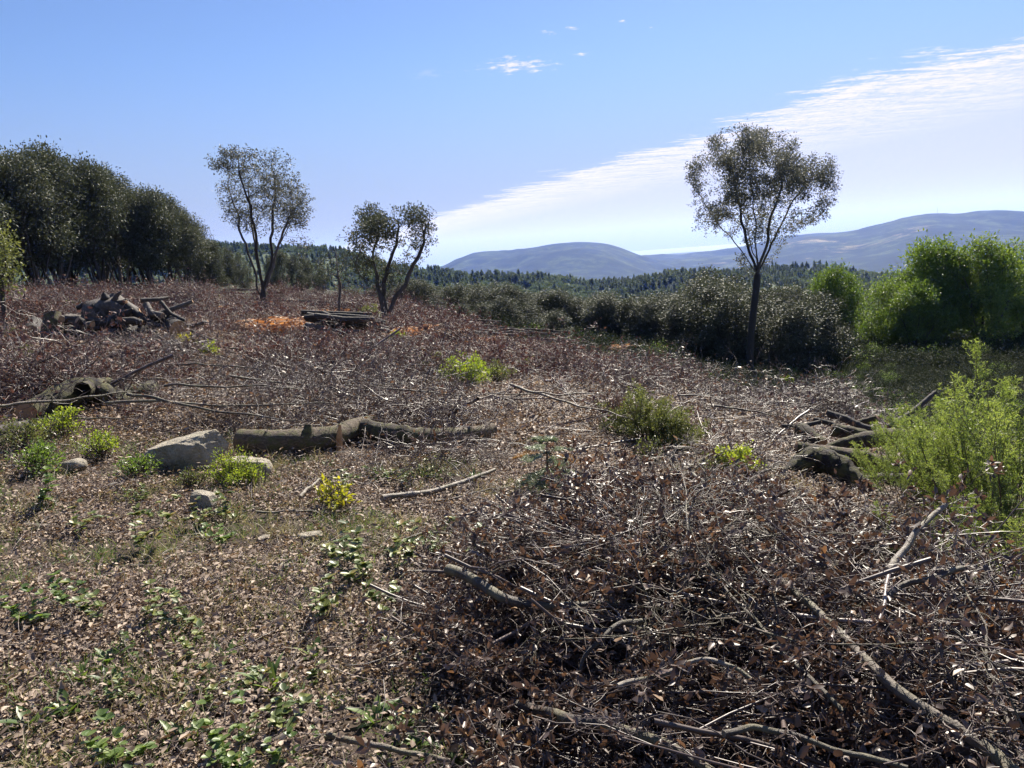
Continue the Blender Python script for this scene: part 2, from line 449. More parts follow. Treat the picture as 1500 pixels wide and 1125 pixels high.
b = N(nt, 'ShaderNodeBump', i_Strength=1.0, i_Distance=.05); link(nt, math_node(nt, 'ADD', n2, math_node(nt, 'MULTIPLY', n1, 1.5)), b.inputs['Height']); link(nt, b.outputs[0], p.inputs['Normal'])
link(nt, p.outputs[0], o.inputs[0]); MT['stone'] = m

# ground: bare soil and old leaves in the clearing, undergrowth darkened for its shade beyond, woods far off (by zone attribute)
m, nt, o = new_mat('clearing_soil')
tcn = N(nt, 'ShaderNodeTexCoord'); zo = N(nt, 'ShaderNodeAttribute', attribute_name='tint')
n1 = noise(nt, tcn.outputs['Object'], 26, 6, .7); n2 = noise(nt, tcn.outputs['Object'], 2.3, 4, .6); n3 = noise(nt, tcn.outputs['Object'], .02, 6, .65); n4 = noise(nt, tcn.outputs['Object'], .0025, 5, .6)
soil = ramp(nt, n1, [(.3, (.022, .016, .013)), (.5, (.055, .04, .031)), (.72, (.13, .095, .072))])
soil = mix_col(nt, math_node(nt, 'MULTIPLY', n2, .6), soil, (.055, .042, .034))
shaded_und = ramp(nt, n1, [(.3, (.012, .014, .007)), (.6, (.026, .030, .014)), (.8, (.045, .046, .024))])  # ground under the trees coloured darker in place of their shade
wood = ramp(nt, n3, [(.3, (.025, .045, .02)), (.5, (.045, .07, .032)), (.7, (.075, .10, .05))])
fld = N(nt, 'ShaderNodeMapRange', i_1=.60, i_2=.66); link(nt, n4, fld.inputs[0])
wood = mix_col(nt, math_node(nt, 'MULTIPLY', fld.outputs[0], .7), wood, (.26, .23, .14))
z1 = N(nt, 'ShaderNodeMapRange', i_1=0.0, i_2=0.5); link(nt, zo.outputs['Fac'], z1.inputs[0])
z2 = N(nt, 'ShaderNodeMapRange', i_1=0.5, i_2=1.0); link(nt, zo.outputs['Fac'], z2.inputs[0])
c = mix_col(nt, z2.outputs[0], mix_col(nt, z1.outputs[0], soil, shaded_und), wood)
p = N(nt, 'ShaderNodeBsdfPrincipled', i_Roughness=0.9); link(nt, c, p.inputs['Base Color'])
p.inputs['Specular IOR Level'].default_value = 0.2
b = N(nt, 'ShaderNodeBump', i_Strength=.6, i_Distance=.02); link(nt, n1, b.inputs['Height']); link(nt, b.outputs[0], p.inputs['Normal'])
link(nt, p.outputs[0], o.inputs[0]); MT['ground'] = m

m, nt, o = new_mat('wooded_hill')
tcn = N(nt, 'ShaderNodeTexCoord')
n1 = noise(nt, tcn.outputs['Object'], .007, 9, .78); n2 = noise(nt, tcn.outputs['Object'], .0022, 7, .7, .6)
c = ramp(nt, n1, [(.3, (.004, .010, .004)), (.5, (.010, .022, .009)), (.66, (.060, .085, .036))])
at_ = N(nt, 'ShaderNodeAttribute', attribute_name='tint')
fm = math_node(nt, 'MULTIPLY', at_.outputs['Fac'], 1.0)
mr_ = N(nt, 'ShaderNodeMapRange', i_1=.57, i_2=.66); link(nt, n2, mr_.inputs[0])
c = mix_col(nt, math_node(nt, 'MULTIPLY', mr_.outputs[0], fm), c, (.20, .18, .12))
p = N(nt, 'ShaderNodeBsdfPrincipled', i_Roughness=0.95); link(nt, c, p.inputs['Base Color']); p.inputs['Specular IOR Level'].default_value = 0.1
link(nt, p.outputs[0], o.inputs[0]); MT['hill'] = m

m, nt, o = new_mat('sea_water')
tcn = N(nt, 'ShaderNodeTexCoord'); n1 = noise(nt, tcn.outputs['Object'], .02, 4)
p = N(nt, 'ShaderNodeBsdfPrincipled', i_Roughness=0.75); p.inputs['Specular IOR Level'].default_value = 0.15; p.inputs['Base Color'].default_value = (.07, .13, .20, 1)
b = N(nt, 'ShaderNodeBump', i_Strength=.3, i_Distance=4.0); link(nt, n1, b.inputs['Height']); link(nt, b.outputs[0], p.inputs['Normal'])
link(nt, p.outputs[0], o.inputs[0]); MT['sea'] = m

m, nt, o = new_mat('mast_steel')
p = N(nt, 'ShaderNodeBsdfPrincipled', i_Roughness=0.5, i_Metallic=0.3); p.inputs['Base Color'].default_value = (.35, .35, .36, 1)
link(nt, p.outputs[0], o.inputs[0]); MT['steel'] = m


# ------------------------------------------------------------------ the setting: ground, sea, hills
def build_ground():
    front_a = np.radians(np.arange(-46, 46.01, 0.32)); back = np.radians(np.concatenate([np.arange(49, 311, 4.0)]))
    az = np.concatenate([front_a, back])
    r = np.concatenate([np.linspace(0.15, 1.4, 6), np.geomspace(1.5, 16, 110), np.geomspace(16.4, 60, 70), np.geomspace(62, 1500, 75), np.geomspace(1600, 11000, 14)])
    A, Rr = np.meshgrid(az, r, indexing='ij')
    X, Y = Rr * np.sin(A), Rr * np.cos(A)
    Z = terrain(X, Y)
    V = np.stack([X, Y, Z], -1)
    na, nr = A.shape
    idx = np.arange(na * nr).reshape(na, nr)
    nx = np.roll(idx, -1, axis=0)
    Q = np.stack([idx[:, :-1], idx[:, 1:], nx[:, 1:], nx[:, :-1]], -1).reshape(-1, 4)
    s = edge_s(X, Y)
    zone = 0.5 * np.clip(sstep(1.5, 5, s) + sstep(34, 46, Rr), 0, 1) + 0.5 * sstep(60, 160, Rr)
    g = Geo()
    V2 = np.concatenate([V.reshape(-1, 3), [[0, 0, float(terrain(0, 0))]]])
    T = np.stack([np.full(na, na * nr), idx[:, 0], nx[:, 0]], -1)
    g.add(V2, Q[:, ::-1], 0, np.concatenate([zone.ravel(), [0]]))
    g.T.append(T[:, ::-1]); g.tm.append(np.zeros(na))
    o = obj('ground', g.mesh('ground', [MT['ground']]))
    tag(o, 'leaf strewn soil of the felled hillside running down into the valley', 'ground', kind='structure')


build_ground()

g = Geo()
th = np.linspace(0, 2 * np.pi, 97)[:-1]
V = [[0, 0, 0]]; rr = [8500, 11000, 14000, 18000]
V = np.concatenate([[np.array([math.sin(t) * r, math.cos(t) * r, 0]) for t in th] for r in rr]).reshape(-1, 3)
ii = np.arange(96); jj = (ii + 1) % 96
Q = np.concatenate([np.stack([k * 96 + ii, k * 96 + jj, (k + 1) * 96 + jj, (k + 1) * 96 + ii], -1) for k in range(3)])
g.add(V, Q[:, ::-1])
tag(obj('sea', g.mesh('sea', [MT['sea']]), (0, 0, -101)), 'pale hazy sea on the horizon', 'sea', kind='structure')


def hill(name, profile, D, front, back, label, floor=-165, rough=10, tint=0.0, seed=0, roughscale=260):
    pa, pe = zip(*[az_el(px, py) for px, py in profile])
    az = np.linspace(pa[0], pa[-1], 260)
    top = EYE[2] + D * np.interp(az, pa, pe)
    k = np.ones(9) / 9
    top = np.convolve(np.pad(top, 4, mode='edge'), k, 'valid')
    u = np.concatenate([np.linspace(-1, 0, 60), np.linspace(0, 1, 20)[1:]])
    d = np.where(u < 0, D + u * front, D + u * back)
    A, Dd = np.meshgrid(az, d, indexing='ij'); U = np.broadcast_to(u, A.shape)
    sh = np.cos(np.clip(U, -1, 1) * np.pi / 2) ** 1.15
    X, Y = Dd * np.sin(A), Dd * np.cos(A)
    fade = sstep(0, .08, -U) * 1.0
    spur = fbm(X / (roughscale * 3), Y / (roughscale * 3), seed, 5) * 4.5 + fbm(X / roughscale * 2, Y / roughscale * 2, seed + 7, 3) * .8
    Z = floor + (top[:, None] - floor) * sh + rough * spur * fade * sh
    V = np.stack([X, Y, Z], -1); na, nr = A.shape; idx = np.arange(na * nr).reshape(na, nr)
    Q = np.stack([idx[:-1, :-1], idx[:-1, 1:], idx[1:, 1:], idx[1:, :-1]], -1).reshape(-1, 4)
    g = Geo(); g.add(V.reshape(-1, 3), Q[:, ::-1], 0, np.clip(np.broadcast_to(np.asarray(tint), (na * nr,)), 0, 1) if np.isscalar(tint) else tint(X, Y, U, A).ravel())
    tag(obj(name, g.mesh(name, [MT['hill']])), label, 'hill', kind='structure')


hill('hill', ((380, 440), (560, 412), (620, 400), (650, 393), (665, 384), (690, 376), (730, 372), (762, 368), (785, 362), (810, 357), (850, 354), (885, 356), (905, 361), (930, 371), (945, 377), (980, 385), (1030, 400), (1120, 440)),
     4300, 1700, 1400, 'rounded wooded hill standing alone above the far valley', rough=17, seed=41)
hill('ridge', ((760, 420), (850, 392), (900, 380), (945, 376), (1000, 373), (1050, 369), (1090, 364), (1115, 356), (1135, 349), (1180, 343), (1240, 340), (1268, 334), (1300, 325), (1335, 317), (1372, 314), (1420, 315), (1440, 311), (1480, 310), (1530, 311), (1750, 300), (2200, 330), (2600, 380)),
     5600, 3300, 1500, 'long blue wooded ridge rising towards the right with pale fields on its slope', rough=12, seed=57,
     tint=lambda X, Y, U, A: (sstep(-.78, -.6, U) * (1 - sstep(-.35, -.2, U))))

# ------------------------------------------------------------------ haze: the air between here and the far hills
g = Geo()
bx = np.array([[x, y, z] for x in (-19000, 19000) for y in (-19000, 19000) for z in (-172, 460)], float)
g.add(bx, np.array([[0, 1, 3, 2], [4, 6, 7, 5], [0, 4, 5, 1], [2, 3, 7, 6], [0, 2, 6, 4], [1, 5, 7, 3]]))
m = bpy.data.materials.new('air_haze'); m.use_nodes = True; nt = m.node_tree; nt.nodes.clear()
o = N(nt, 'ShaderNodeOutputMaterial'); pv = N(nt, 'ShaderNodeVolumePrincipled')
pv.inputs['Color'].default_value = (0.15, 0.29, 1.0, 1); pv.inputs['Absorption Color'].default_value = (1, 1, 1, 1); pv.inputs['Density'].default_value = 0.85e-4; pv.inputs['Anisotropy'].default_value = 0.25
link(nt, pv.outputs[0], o.inputs['Volume'])
tag(obj('haze', g.mesh('haze', [m], False)), 'thin blue summer haze lying over the valley and hills', 'haze', kind='stuff')


# ------------------------------------------------------------------ scatter (only for uncountable stuff)
def scatter(name, meshes, P, rot, scl, pick, label, cat):
    kinds = bpy.data.collections.new(name + '_kinds')
    for i, me in enumerate(meshes):
        kinds.objects.link(bpy.data.objects.new(f'{name}_kind_{i:02d}', me))
    me = bpy.data.meshes.new(name); n = len(P)
    me.vertices.add(n); me.vertices.foreach_set('co', np.asarray(P, np.float32).ravel())
    a = me.attributes.new('rot', 'FLOAT_VECTOR', 'POINT'); a.data.foreach_set('vector', np.asarray(rot, np.float32).ravel())
    scl = np.asarray(scl, np.float32)
    if scl.ndim == 1: scl = np.stack([scl] * 3, -1)
    a = me.attributes.new('scl', 'FLOAT_VECTOR', 'POINT'); a.data.foreach_set('vector', scl.ravel())
    a = me.attributes.new('pick', 'INT', 'POINT'); a.data.foreach_set('value', np.asarray(pick, np.int32))
    o = obj(name, me)
    ng = bpy.data.node_groups.new(name + '_scatter', 'GeometryNodeTree')
    ng.interface.new_socket('Geometry', in_out='INPUT', socket_type='NodeSocketGeometry')
    ng.interface.new_socket('Geometry', in_out='OUTPUT', socket_type='NodeSocketGeometry')
    gi = ng.nodes.new('NodeGroupInput'); go = ng.nodes.new('NodeGroupOutput')
    ip = ng.nodes.new('GeometryNodeInstanceOnPoints'); ci = ng.nodes.new('GeometryNodeCollectionInfo')
    ci.inputs['Collection'].default_value = kinds; ci.inputs['Separate Children'].default_value = True; ci.inputs['Reset Children'].default_value = True
    def named(nm, dt):
        q = ng.nodes.new('GeometryNodeInputNamedAttribute'); q.data_type = dt; q.inputs['Name'].default_value = nm
        return [s for s in q.outputs if s.name == 'Attribute' and s.enabled][0]
    e2r = ng.nodes.new('FunctionNodeEulerToRotation')
    L = ng.links.new
    L(gi.outputs[0], ip.inputs['Points']); L(ci.outputs[0], ip.inputs['Instance']); ip.inputs['Pick Instance'].default_value = True
    L(named('pick', 'INT'), ip.inputs['Instance Index']); L(named('rot', 'FLOAT_VECTOR'), e2r.inputs[0]); L(e2r.outputs[0], ip.inputs['Rotation'])
    L(named('scl', 'FLOAT_VECTOR'), ip.inputs['Scale']); L(ip.outputs[0], go.inputs[0])
    md = o.modifiers.new('scatter', 'NODES'); md.node_group = ng
    tag(o, label, cat, kind='stuff')
    return o


def rots(n, tilt=0.25):
    return np.stack([rng.normal(0, tilt, n), rng.normal(0, tilt, n), rng.uniform(0, 2 * np.pi, n)], -1)


# ------------------------------------------------------------------ pine forest on the ridge
def pine_mesh(seed):
    g = Geo(); r2 = np.random.default_rng(seed)
    H = 10.0
    V, Q = tubes(np.array([[[0, 0, 0], [0, 0, H * .5], [0, 0, H * .97]]]), np.array([[.16, .11, .02]]), 5); g.add(V, Q, 1)
    for k in range(13):
        t = k / 12; z = H * (.22 + .75 * t); R = 1.9 * (1 - t) ** .5 + .3
        nb = 9
        a = r2.uniform(0, 6.28) + np.arange(nb) / nb * 6.28 + r2.normal(0, .2, nb)
        d = np.stack([np.cos(a), np.sin(a), r2.uniform(.05, .5, nb)], -1)
        pos = np.tile([0, 0, z], (nb, 1)) + d * .1
        stamp(g, LEAF4, pos, d, np.tile([0, 0, 1.], (nb, 1)) + r2.normal(0, .3, (nb, 3)), R * r2.uniform(.7, 1.15, nb), R * .55, 0, r2.random(nb))
        stamp(g, LEAF4, pos + [0, 0, .3], d + [0, 0, .5], rdir(nb), R * r2.uniform(.4, .8, nb), R * .4, 0, r2.random(nb))
    return g.mesh('far_pine', [MT['pine'], MT['tree_bark']], False)


def round_mesh(seed):
    g = Geo(); r2 = np.random.default_rng(seed)
    V, Q = tubes(np.array([[[0, 0, 0], [0, 0, 3.5], [0, 0, 6]]]), np.array([[.18, .13, .05]]), 5); g.add(V, Q, 1)
    for k in range(9):
        c = np.array([r2.normal(0, .9), r2.normal(0, .9), r2.uniform(3.6, 7.4)]); nb = 26
        pos = c + nrm(r2.normal(size=(nb, 3))) * r2.uniform(.7, 1.2, (nb, 1))
        stamp(g, LEAF4, pos, rdir(nb), nrm(pos - c) + r2.normal(0, .3, (nb, 3)), r2.uniform(.7, 1.2, nb), r2.uniform(.45, .8, nb), 0, np.clip(r2.normal(.5, .2) + r2.normal(0, .15, nb), 0, 1))
    return g.mesh('far_broadleaf', [MT['pine'], MT['tree_bark']], False)


n = 30000
az = rng.uniform(R_(-38), R_(42), n); r = np.sqrt(rng.uniform(190 ** 2, 690 ** 2, n))
keep = rng.random(n) < 0.42
X, Y = r[keep] * np.sin(az[keep]), r[keep] * np.cos(az[keep])
P = np.stack([X, Y, terrain(X, Y) - .2], -1); n = len(P)
big = np.clip(.8 + .9 * fbm(X / 60, Y / 60, 401), .5, 1.4)
rnd = rng.random(n) < sstep(-.25, .35, fbm(X / 45, Y / 45, 402)) * .75
scatter('pine_forest', [pine_mesh(i) for i in range(5)] + [round_mesh(20 + i) for i in range(4)], P, rots(n, .03), np.stack([rng.uniform(.85, 1.4, n)] * 2 + [rng.uniform(.55, 1.0, n)], -1) * big[:, None], np.where(rnd, rng.integers(5, 9, n), rng.integers(0, 5, n)),
        'hazy green mixed pine forest covering the low ridge across the valley', 'forest')

# radio mast on the ridge
b = at(1373, 316, 5600)
e = empty('radio_mast', (b[0], b[1], b[2] - 6)); tag(e, 'thin lattice radio mast on the skyline of the long blue ridge', 'mast')
g = Geo()
for a in (0, 2.09, 4.19):
    x, y = math.cos(a), math.sin(a)
    V, Q = tubes(np.array([[[x * 3, y * 3, 0], [x * .7, y * .7, 62]]]), np.array([[.5, .3]]), 5); g.add(V, Q)
    for k in range(12):
        z0, z1 = k * 5, k * 5 + 5; q0, q1 = 3 - 2.3 * z0 / 62, 3 - 2.3 * z1 / 62; a2 = a + 2.09
        V, Q = tubes(np.array([[[x * q0, y * q0, z0], [math.cos(a2) * q1, math.sin(a2) * q1, z1]]]), np.array([[.2, .2]]), 4); g.add(V, Q)
obj('lattice', g.mesh('lattice', [MT['steel']]), (0, 0, 0), e)
g = Geo(); V, Q = tubes(np.array([[[0, 0, 58], [0, 0, 76]]]), np.array([[.45, .2]]), 6); g.add(V, Q)
obj('antenna', g.mesh('antenna', [MT['steel']]), (0, 0, 0), e)


# ------------------------------------------------------------------ trees: branches grown towards points of the crown
def colonize(att, start, seg=0.25, dkill=0.35, maxit=220, jit=0.16, up=0.05, seed=0, limbs=(), dinf=None):
    """start: trunk points; limbs: further chains of points leaving the trunk near their first point"""
    r2 = np.random.default_rng(seed); dinf = dinf or seg * 5
    nodes = [np.asarray(p, float) for p in start]; par = [i - 1 for i in range(len(start))]
    for ch in limbs:
        ch = [np.asarray(p, float) for p in ch]
        k = int(np.argmin([np.linalg.norm(q - ch[0]) for q in nodes]))
        dense = []
        for p0, p1 in zip(ch[:-1], ch[1:]):
            m_ = max(1, int(np.linalg.norm(p1 - p0) / seg)); dense += [p0 + (p1 - p0) * (j + 1) / m_ for j in range(m_)]
        w_ = np.zeros(3)
        for p in dense:
            w_ = w_ * .8 + r2.normal(0, .035, 3); nodes.append(p + w_); par.append(k); k = len(nodes) - 1
    A = np.asarray(att, float)
    nd = np.full(len(A), 1e9); ni = np.zeros(len(A), int); alive = np.ones(len(A), bool)
    NN = np.zeros((9000, 3)); NN[:len(nodes)] = nodes; cnt = len(nodes)

    def upd(k0, k1):
        d = np.linalg.norm(A[:, None] - NN[None, k0:k1], axis=2); j = d.argmin(1); dm = d[np.arange(len(A)), j]
        mk = dm < nd; nd[mk] = dm[mk]; ni[mk] = j[mk] + k0
    upd(0, cnt); alive &= nd > dkill
    for it in range(maxit):
        idx = np.where(alive)[0]
        if len(idx) == 0 or cnt > 8000: break
        near = idx[nd[idx] < dinf]
        if len(near) == 0: near = idx[np.argsort(nd[idx])[:3]]
        k0 = cnt
        for u in np.unique(ni[near]):
            m_ = near[ni[near] == u]
            v = nrm(nrm(A[m_] - NN[u]).sum(0)) + r2.normal(0, jit, 3) + [0, 0, up]
            q = NN[u] + nrm(v) * seg
            if np.min(np.linalg.norm(NN[:cnt] - q, axis=1)) < seg * .6:
                j = m_[np.argmin(nd[m_])]; q = NN[u] + nrm(A[j] - NN[u]) * seg
                if np.min(np.linalg.norm(NN[:cnt] - q, axis=1)) < seg * .5:
                    alive[j] = False; continue
            NN[cnt] = q; par.append(int(u)); cnt += 1
        if cnt > k0: upd(k0, cnt)
        alive &= nd > dkill
    return NN[:cnt].copy(), np.array(par)


def wood(nodes, par, base_r, tip_r=0.006, p=2.2):
    """radii by the pipe rule, then one tube per branch"""
    n = len(nodes); acc = np.zeros(n); kids = [[] for _ in range(n)]
    for i in range(n):
        if par[i] >= 0: kids[par[i]].append(i)
    acc[:] = 0
    for i in range(n - 1, -1, -1):
        if not kids[i]: acc[i] = tip_r ** p
        if par[i] >= 0: acc[par[i]] += acc[i]
    rad = acc ** (1 / p)
    if rad[0] > 0: rad = tip_r + (base_r - tip_r) * (np.maximum(rad - tip_r, 0) / max(rad[0] - tip_r, 1e-6)) ** 1.6
    g = Geo(); done = np.zeros(n, bool)
    stack = [(-1, 0)]
    while stack:
        prev, i = stack.pop(); ch = [] if prev < 0 else [prev]
        while True:
            ch.append(i); done[i] = True
            if not kids[i]: break
            ks = sorted(kids[i], key=lambda k: -rad[k])
            for k in ks[1:]: stack.append((i, k))
            i = ks[0]
        if len(ch) < 2: continue
        Pp = nodes[ch].copy(); rr = rad[ch].copy()
        if prev >= 0: rr[0] = min(rr[0], rr[1] * 1.25)
        if len(ch) > 3: Pp[1:-1] = .5 * Pp[1:-1] + .25 * (Pp[:-2] + Pp[2:])
        rr[-1] *= .5
        sd = 9 if rr[0] > .05 else 5 if rr[0] > .015 else 3
        V, Q = tubes(Pp[None], rr[None], sd); g.add(V, Q, 0, rng.random())
    return g, rad, kids


def blob_points(blobs, n, r2):
    """points inside a union of ellipsoids (centre, radii)"""
    vol = np.array([b[1][0] * b[1][1] * b[1][2] for b in blobs]); cnt = np.maximum(4, (n * vol / vol.sum()).astype(int))
    out = []
    for (c, rad), k in zip(blobs, cnt):
        d = nrm(r2.normal(size=(k, 3))) * (r2.random((k, 1)) ** (1 / 2.4)); out.append(np.asarray(c) + d * np.asarray(rad))
    return np.concatenate(out)


def crown(nodes, rad, kids, per, spread, L, mat, max_r=0.016, wr=0.5, droop=0.0, gaps=0.25, seed=0, rag=0.0):
    r2 = np.random.default_rng(seed)
    tips = np.where(rad < max_r)[0]
    tips = tips[r2.random(len(tips)) > gaps * .5]
    q_ = nodes[tips]; cl = np.clip(.5 + 1.5 * tnoise3(q_, .9, seed) + .5 * (r2.random(len(tips)) - .5), 0, 1)   # clumps differ in how full they are
    cnt = r2.poisson(per * ((0.2 + 1.3 * cl) * (1 - rag) + rag * 2.2 * cl ** 1.8))
    ids = np.repeat(np.arange(len(tips)), cnt); n = len(ids)
    c = nodes[tips][ids]
    pos = c + r2.normal(0, 1, (n, 3)) * spread * (.6 + .6 * cl[ids][:, None])
    d = nrm(nrm(pos - c) + r2.normal(0, .5, (n, 3)) - [0, 0, droop])
    nl = rdir(n) + [0, 0, .55]
    g = Geo(); ll = L * r2.uniform(.6, 1.25, n)
    hue = r2.random(len(tips))[ids] * .5 + r2.random(n) * .5
    stamp(g, LEAF4, pos, d, nl, ll, ll * wr, 0, hue)
    return g.mesh('crown', [mat], False)


def tree_from(name, base, start, blobs, natt, seed, base_r, leaf, label, cat, mat, per=9, spread=.14, L=.075, seg=.25, dk=.34, group=None, max_r=.016, gaps=.25, up=.05, tip_r=.006, limbs=()):
    """base world point; start and blobs in coordinates relative to it"""
    r2 = np.random.default_rng(seed)
    A = blob_points([(c_, tuple(np.array(q_) * 1.08)) for c_, q_ in blobs], int(natt * 1.9), r2)
    A = A[(tnoise3(A, .85, seed) + .5 * tnoise3(A, 2.2, seed + 1)) > -.36]                # holes where sky shows
    nodes, par = colonize(A, start, seg, dk, seed=seed, up=up, limbs=limbs)
    gw, rad, kids = wood(nodes, par, base_r, tip_r)
    e = empty(name, base)
    obj('trunk', gw.mesh('trunk', [MT['tree_bark']]), (0, 0, 0), e)
    obj('crown', crown(nodes, rad, kids, per, spread, L, mat, max_r, gaps=gaps, seed=seed + 5), (0, 0, 0), e)
    tag(e, label, cat, group)
    return e


def px_blobs(base, D, lst, deep=1.0, seed=0):
    r2 = np.random.default_rng(seed); out = []
    s = D / FPX
    for px, py, rx, ry in lst:
        rd = .5 * (rx + ry) * s * deep
        c = at(px, py, D) - base + np.array([0, r2.normal(0, .45) * rd * 1.6, 0])
        out.append((c, (rx * s, rd, ry * s)))
    return out


def px_path(base, D, pts): return [at(px, py, D) - base for px, py in pts]


# the tall lone tree on the right
D = 32.0; b = at(1097, 500, D); b[2] = float(terrain(b[0], b[1])) - .05
st = [np.zeros(3)] + px_path(b, D, [(1099, 500), (1101, 480), (1103, 462), (1105, 445), (1107, 428), (1109, 412), (1110, 400)])


def limbset(b, D, lst, depth):
    out = []
    for (pts, dy) in lst:
        pp = px_path(b, D, pts); n = len(pp)
        out.append([p + np.array([0, dy * depth * (i / (n - 1)) ** 1.2, 0]) for i, p in enumerate(pp)])
    return out


lm = limbset(b, D, [([(1109, 405), (1108, 360), (1104, 310), (1100, 255), (1098, 205)], .1), ([(1108, 395), (1095, 355), (1082, 310), (1066, 262), (1060, 228)], -.5),
                    ([(1110, 400), (1124, 372), (1146, 332), (1172, 294), (1200, 262)], .3), ([(1110, 398), (1122, 350), (1130, 295), (1132, 240)], -.7),
                    ([(1107, 400), (1088, 372), (1060, 338), (1036, 302), (1026, 262)], .5), ([(1112, 392), (1140, 374), (1164, 342), (1186, 314)], .9), ([(1106, 402), (1085, 385), (1076, 382), (1070, 376)], -.9), ([(1108, 380), (1098, 340), (1090, 290), (1088, 240)], 1.0)], 1.6)
tree_from('oak_tree', b, st, px_blobs(b, D, [(1097, 203, 42, 26), (1063, 232, 40, 34), (1030, 252, 24, 26), (1130, 232, 34, 36), (1178, 268, 36, 34), (1207, 255, 20, 24), (1098, 270, 52, 40),
          (1046, 292, 34, 32), (1150, 300, 40, 32), (1070, 318, 36, 26), (1122, 325, 30, 24), (1184, 312, 26, 22), (1026, 282, 18, 22), (1204, 285, 20, 22), (1090, 345, 26, 16), (1150, 338, 26, 14), (1048, 325, 20, 14)], .95, 3), 1500, 21, .145, None,
          'tallest lone tree with a forked trunk standing against the clouds', 'tree', MT['oak_leaf_dry'], per=26, spread=.078, L=.085, seg=.16, dk=.17, gaps=.2, limbs=lm)
# lone tree on the left
D = 29.0; b = at(388, 456, D); b[2] = float(terrain(b[0], b[1])) - .05
st = [np.zeros(3)] + px_path(b, D, [(388, 450), (386, 440), (384, 432)])
lm = limbset(b, D, [([(385, 436), (374, 405), (360, 365), (343, 318), (326, 278)], .3), ([(384, 432), (383, 400), (379, 350), (374, 300), (360, 245)], -.6), ([(386, 440), (393, 415), (397, 370), (404, 310), (400, 250)], .2),
                    ([(390, 425), (404, 385), (424, 340), (440, 305)], -.3), ([(388, 445), (402, 415), (428, 385), (446, 356)], .8), ([(380, 415), (368, 360), (352, 300), (346, 240)], .9), ([(396, 380), (412, 335), (424, 285)], .9)], 1.5)
tree_from('oak_tree', b, st, px_blobs(b, D, [(348, 238, 36, 22), (395, 242, 34, 22), (330, 280, 27, 30), (375, 280, 45, 36), (425, 282, 32, 32), (442, 300, 18, 22), (400, 318, 44, 26), (345, 312, 24, 22), (440, 326, 16, 12), (440, 356, 14, 8)], 1.0, 4), 1500, 8, .15, None,
          'lone multi-stemmed tree with a broad crown, nearest the dark wood', 'tree', MT['oak_leaf_dry'], per=26, spread=.075, L=.08, seg=.145, dk=.155, limbs=lm)
# twisted open tree in the middle
D = 25.0; b = at(566, 476, D); b[2] = float(terrain(b[0], b[1])) - .05
st = [np.zeros(3)] + px_path(b, D, [(566, 468), (564, 458), (562, 446), (560, 434)])
lm = limbset(b, D, [([(560, 436), (552, 405), (538, 378), (524, 358), (506, 348)], .2), ([(561, 440), (564, 405), (572, 370), (580, 335), (576, 308)], -.4), ([(550, 402), (546, 370), (552, 345), (540, 318)], .6),
                    ([(566, 466), (582, 435), (598, 405), (612, 368), (622, 325)], .3), ([(562, 445), (578, 420), (592, 395)], -.9), ([(556, 420), (535, 400), (528, 385)], -.8)], 1.3)
tree_from('oak_tree', b, st, px_blobs(b, D, [(540, 318, 22, 22), (573, 310, 30, 20), (560, 345, 42, 24), (618, 322, 22, 20), (628, 345, 14, 16), (508, 350, 18, 8), (606, 365, 20, 22), (588, 392, 26, 16), (540, 388, 26, 18), (520, 372, 16, 8), (575, 405, 30, 18)], .9, 6), 1100, 15, .17, None,
          'twisted open lone tree beside the low stack of poles, sky showing between its limbs', 'tree', MT['oak_leaf'], per=26, spread=.068, L=.075, seg=.125, dk=.14, limbs=lm)
D = 25.5; b = at(497, 462, D); b[2] = float(terrain(b[0], b[1])) - .03
st = [np.zeros(3)] + px_path(b, D, [(496, 450), (497, 440), (498, 425)])
tree_from('young_tree', b, st, px_blobs(b, D, [(492, 378, 18, 16), (505, 398, 16, 14), (480, 395, 14, 12), (512, 380, 8, 10)], 1, 2), 320, 3, .05, None,
          'thin young tree with a bare stem just left of the twisted tree', 'tree', MT['oak_leaf'], per=9, spread=.09, L=.065, seg=.12, dk=.13)
# pale bush at the left edge of the picture
D = 19.0; b = at(2, 442, D); b[2] = float(terrain(b[0], b[1])) - .03
st = [np.zeros(3)] + px_path(b, D, [(2, 430), (2, 415)])
tree_from('young_tree', b, st, px_blobs(b, D, [(0, 352, 26, 20), (18, 372, 16, 12), (-8, 395, 22, 18), (14, 398, 14, 12), (-30, 365, 26, 26), (8, 418, 16, 10)], 1, 5), 420, 9, .06, None,
          'small pale leaved tree at the edge of the dark wood', 'tree', MT['olive_leaf'], per=10, spread=.1, L=.085, seg=.13, dk=.14)


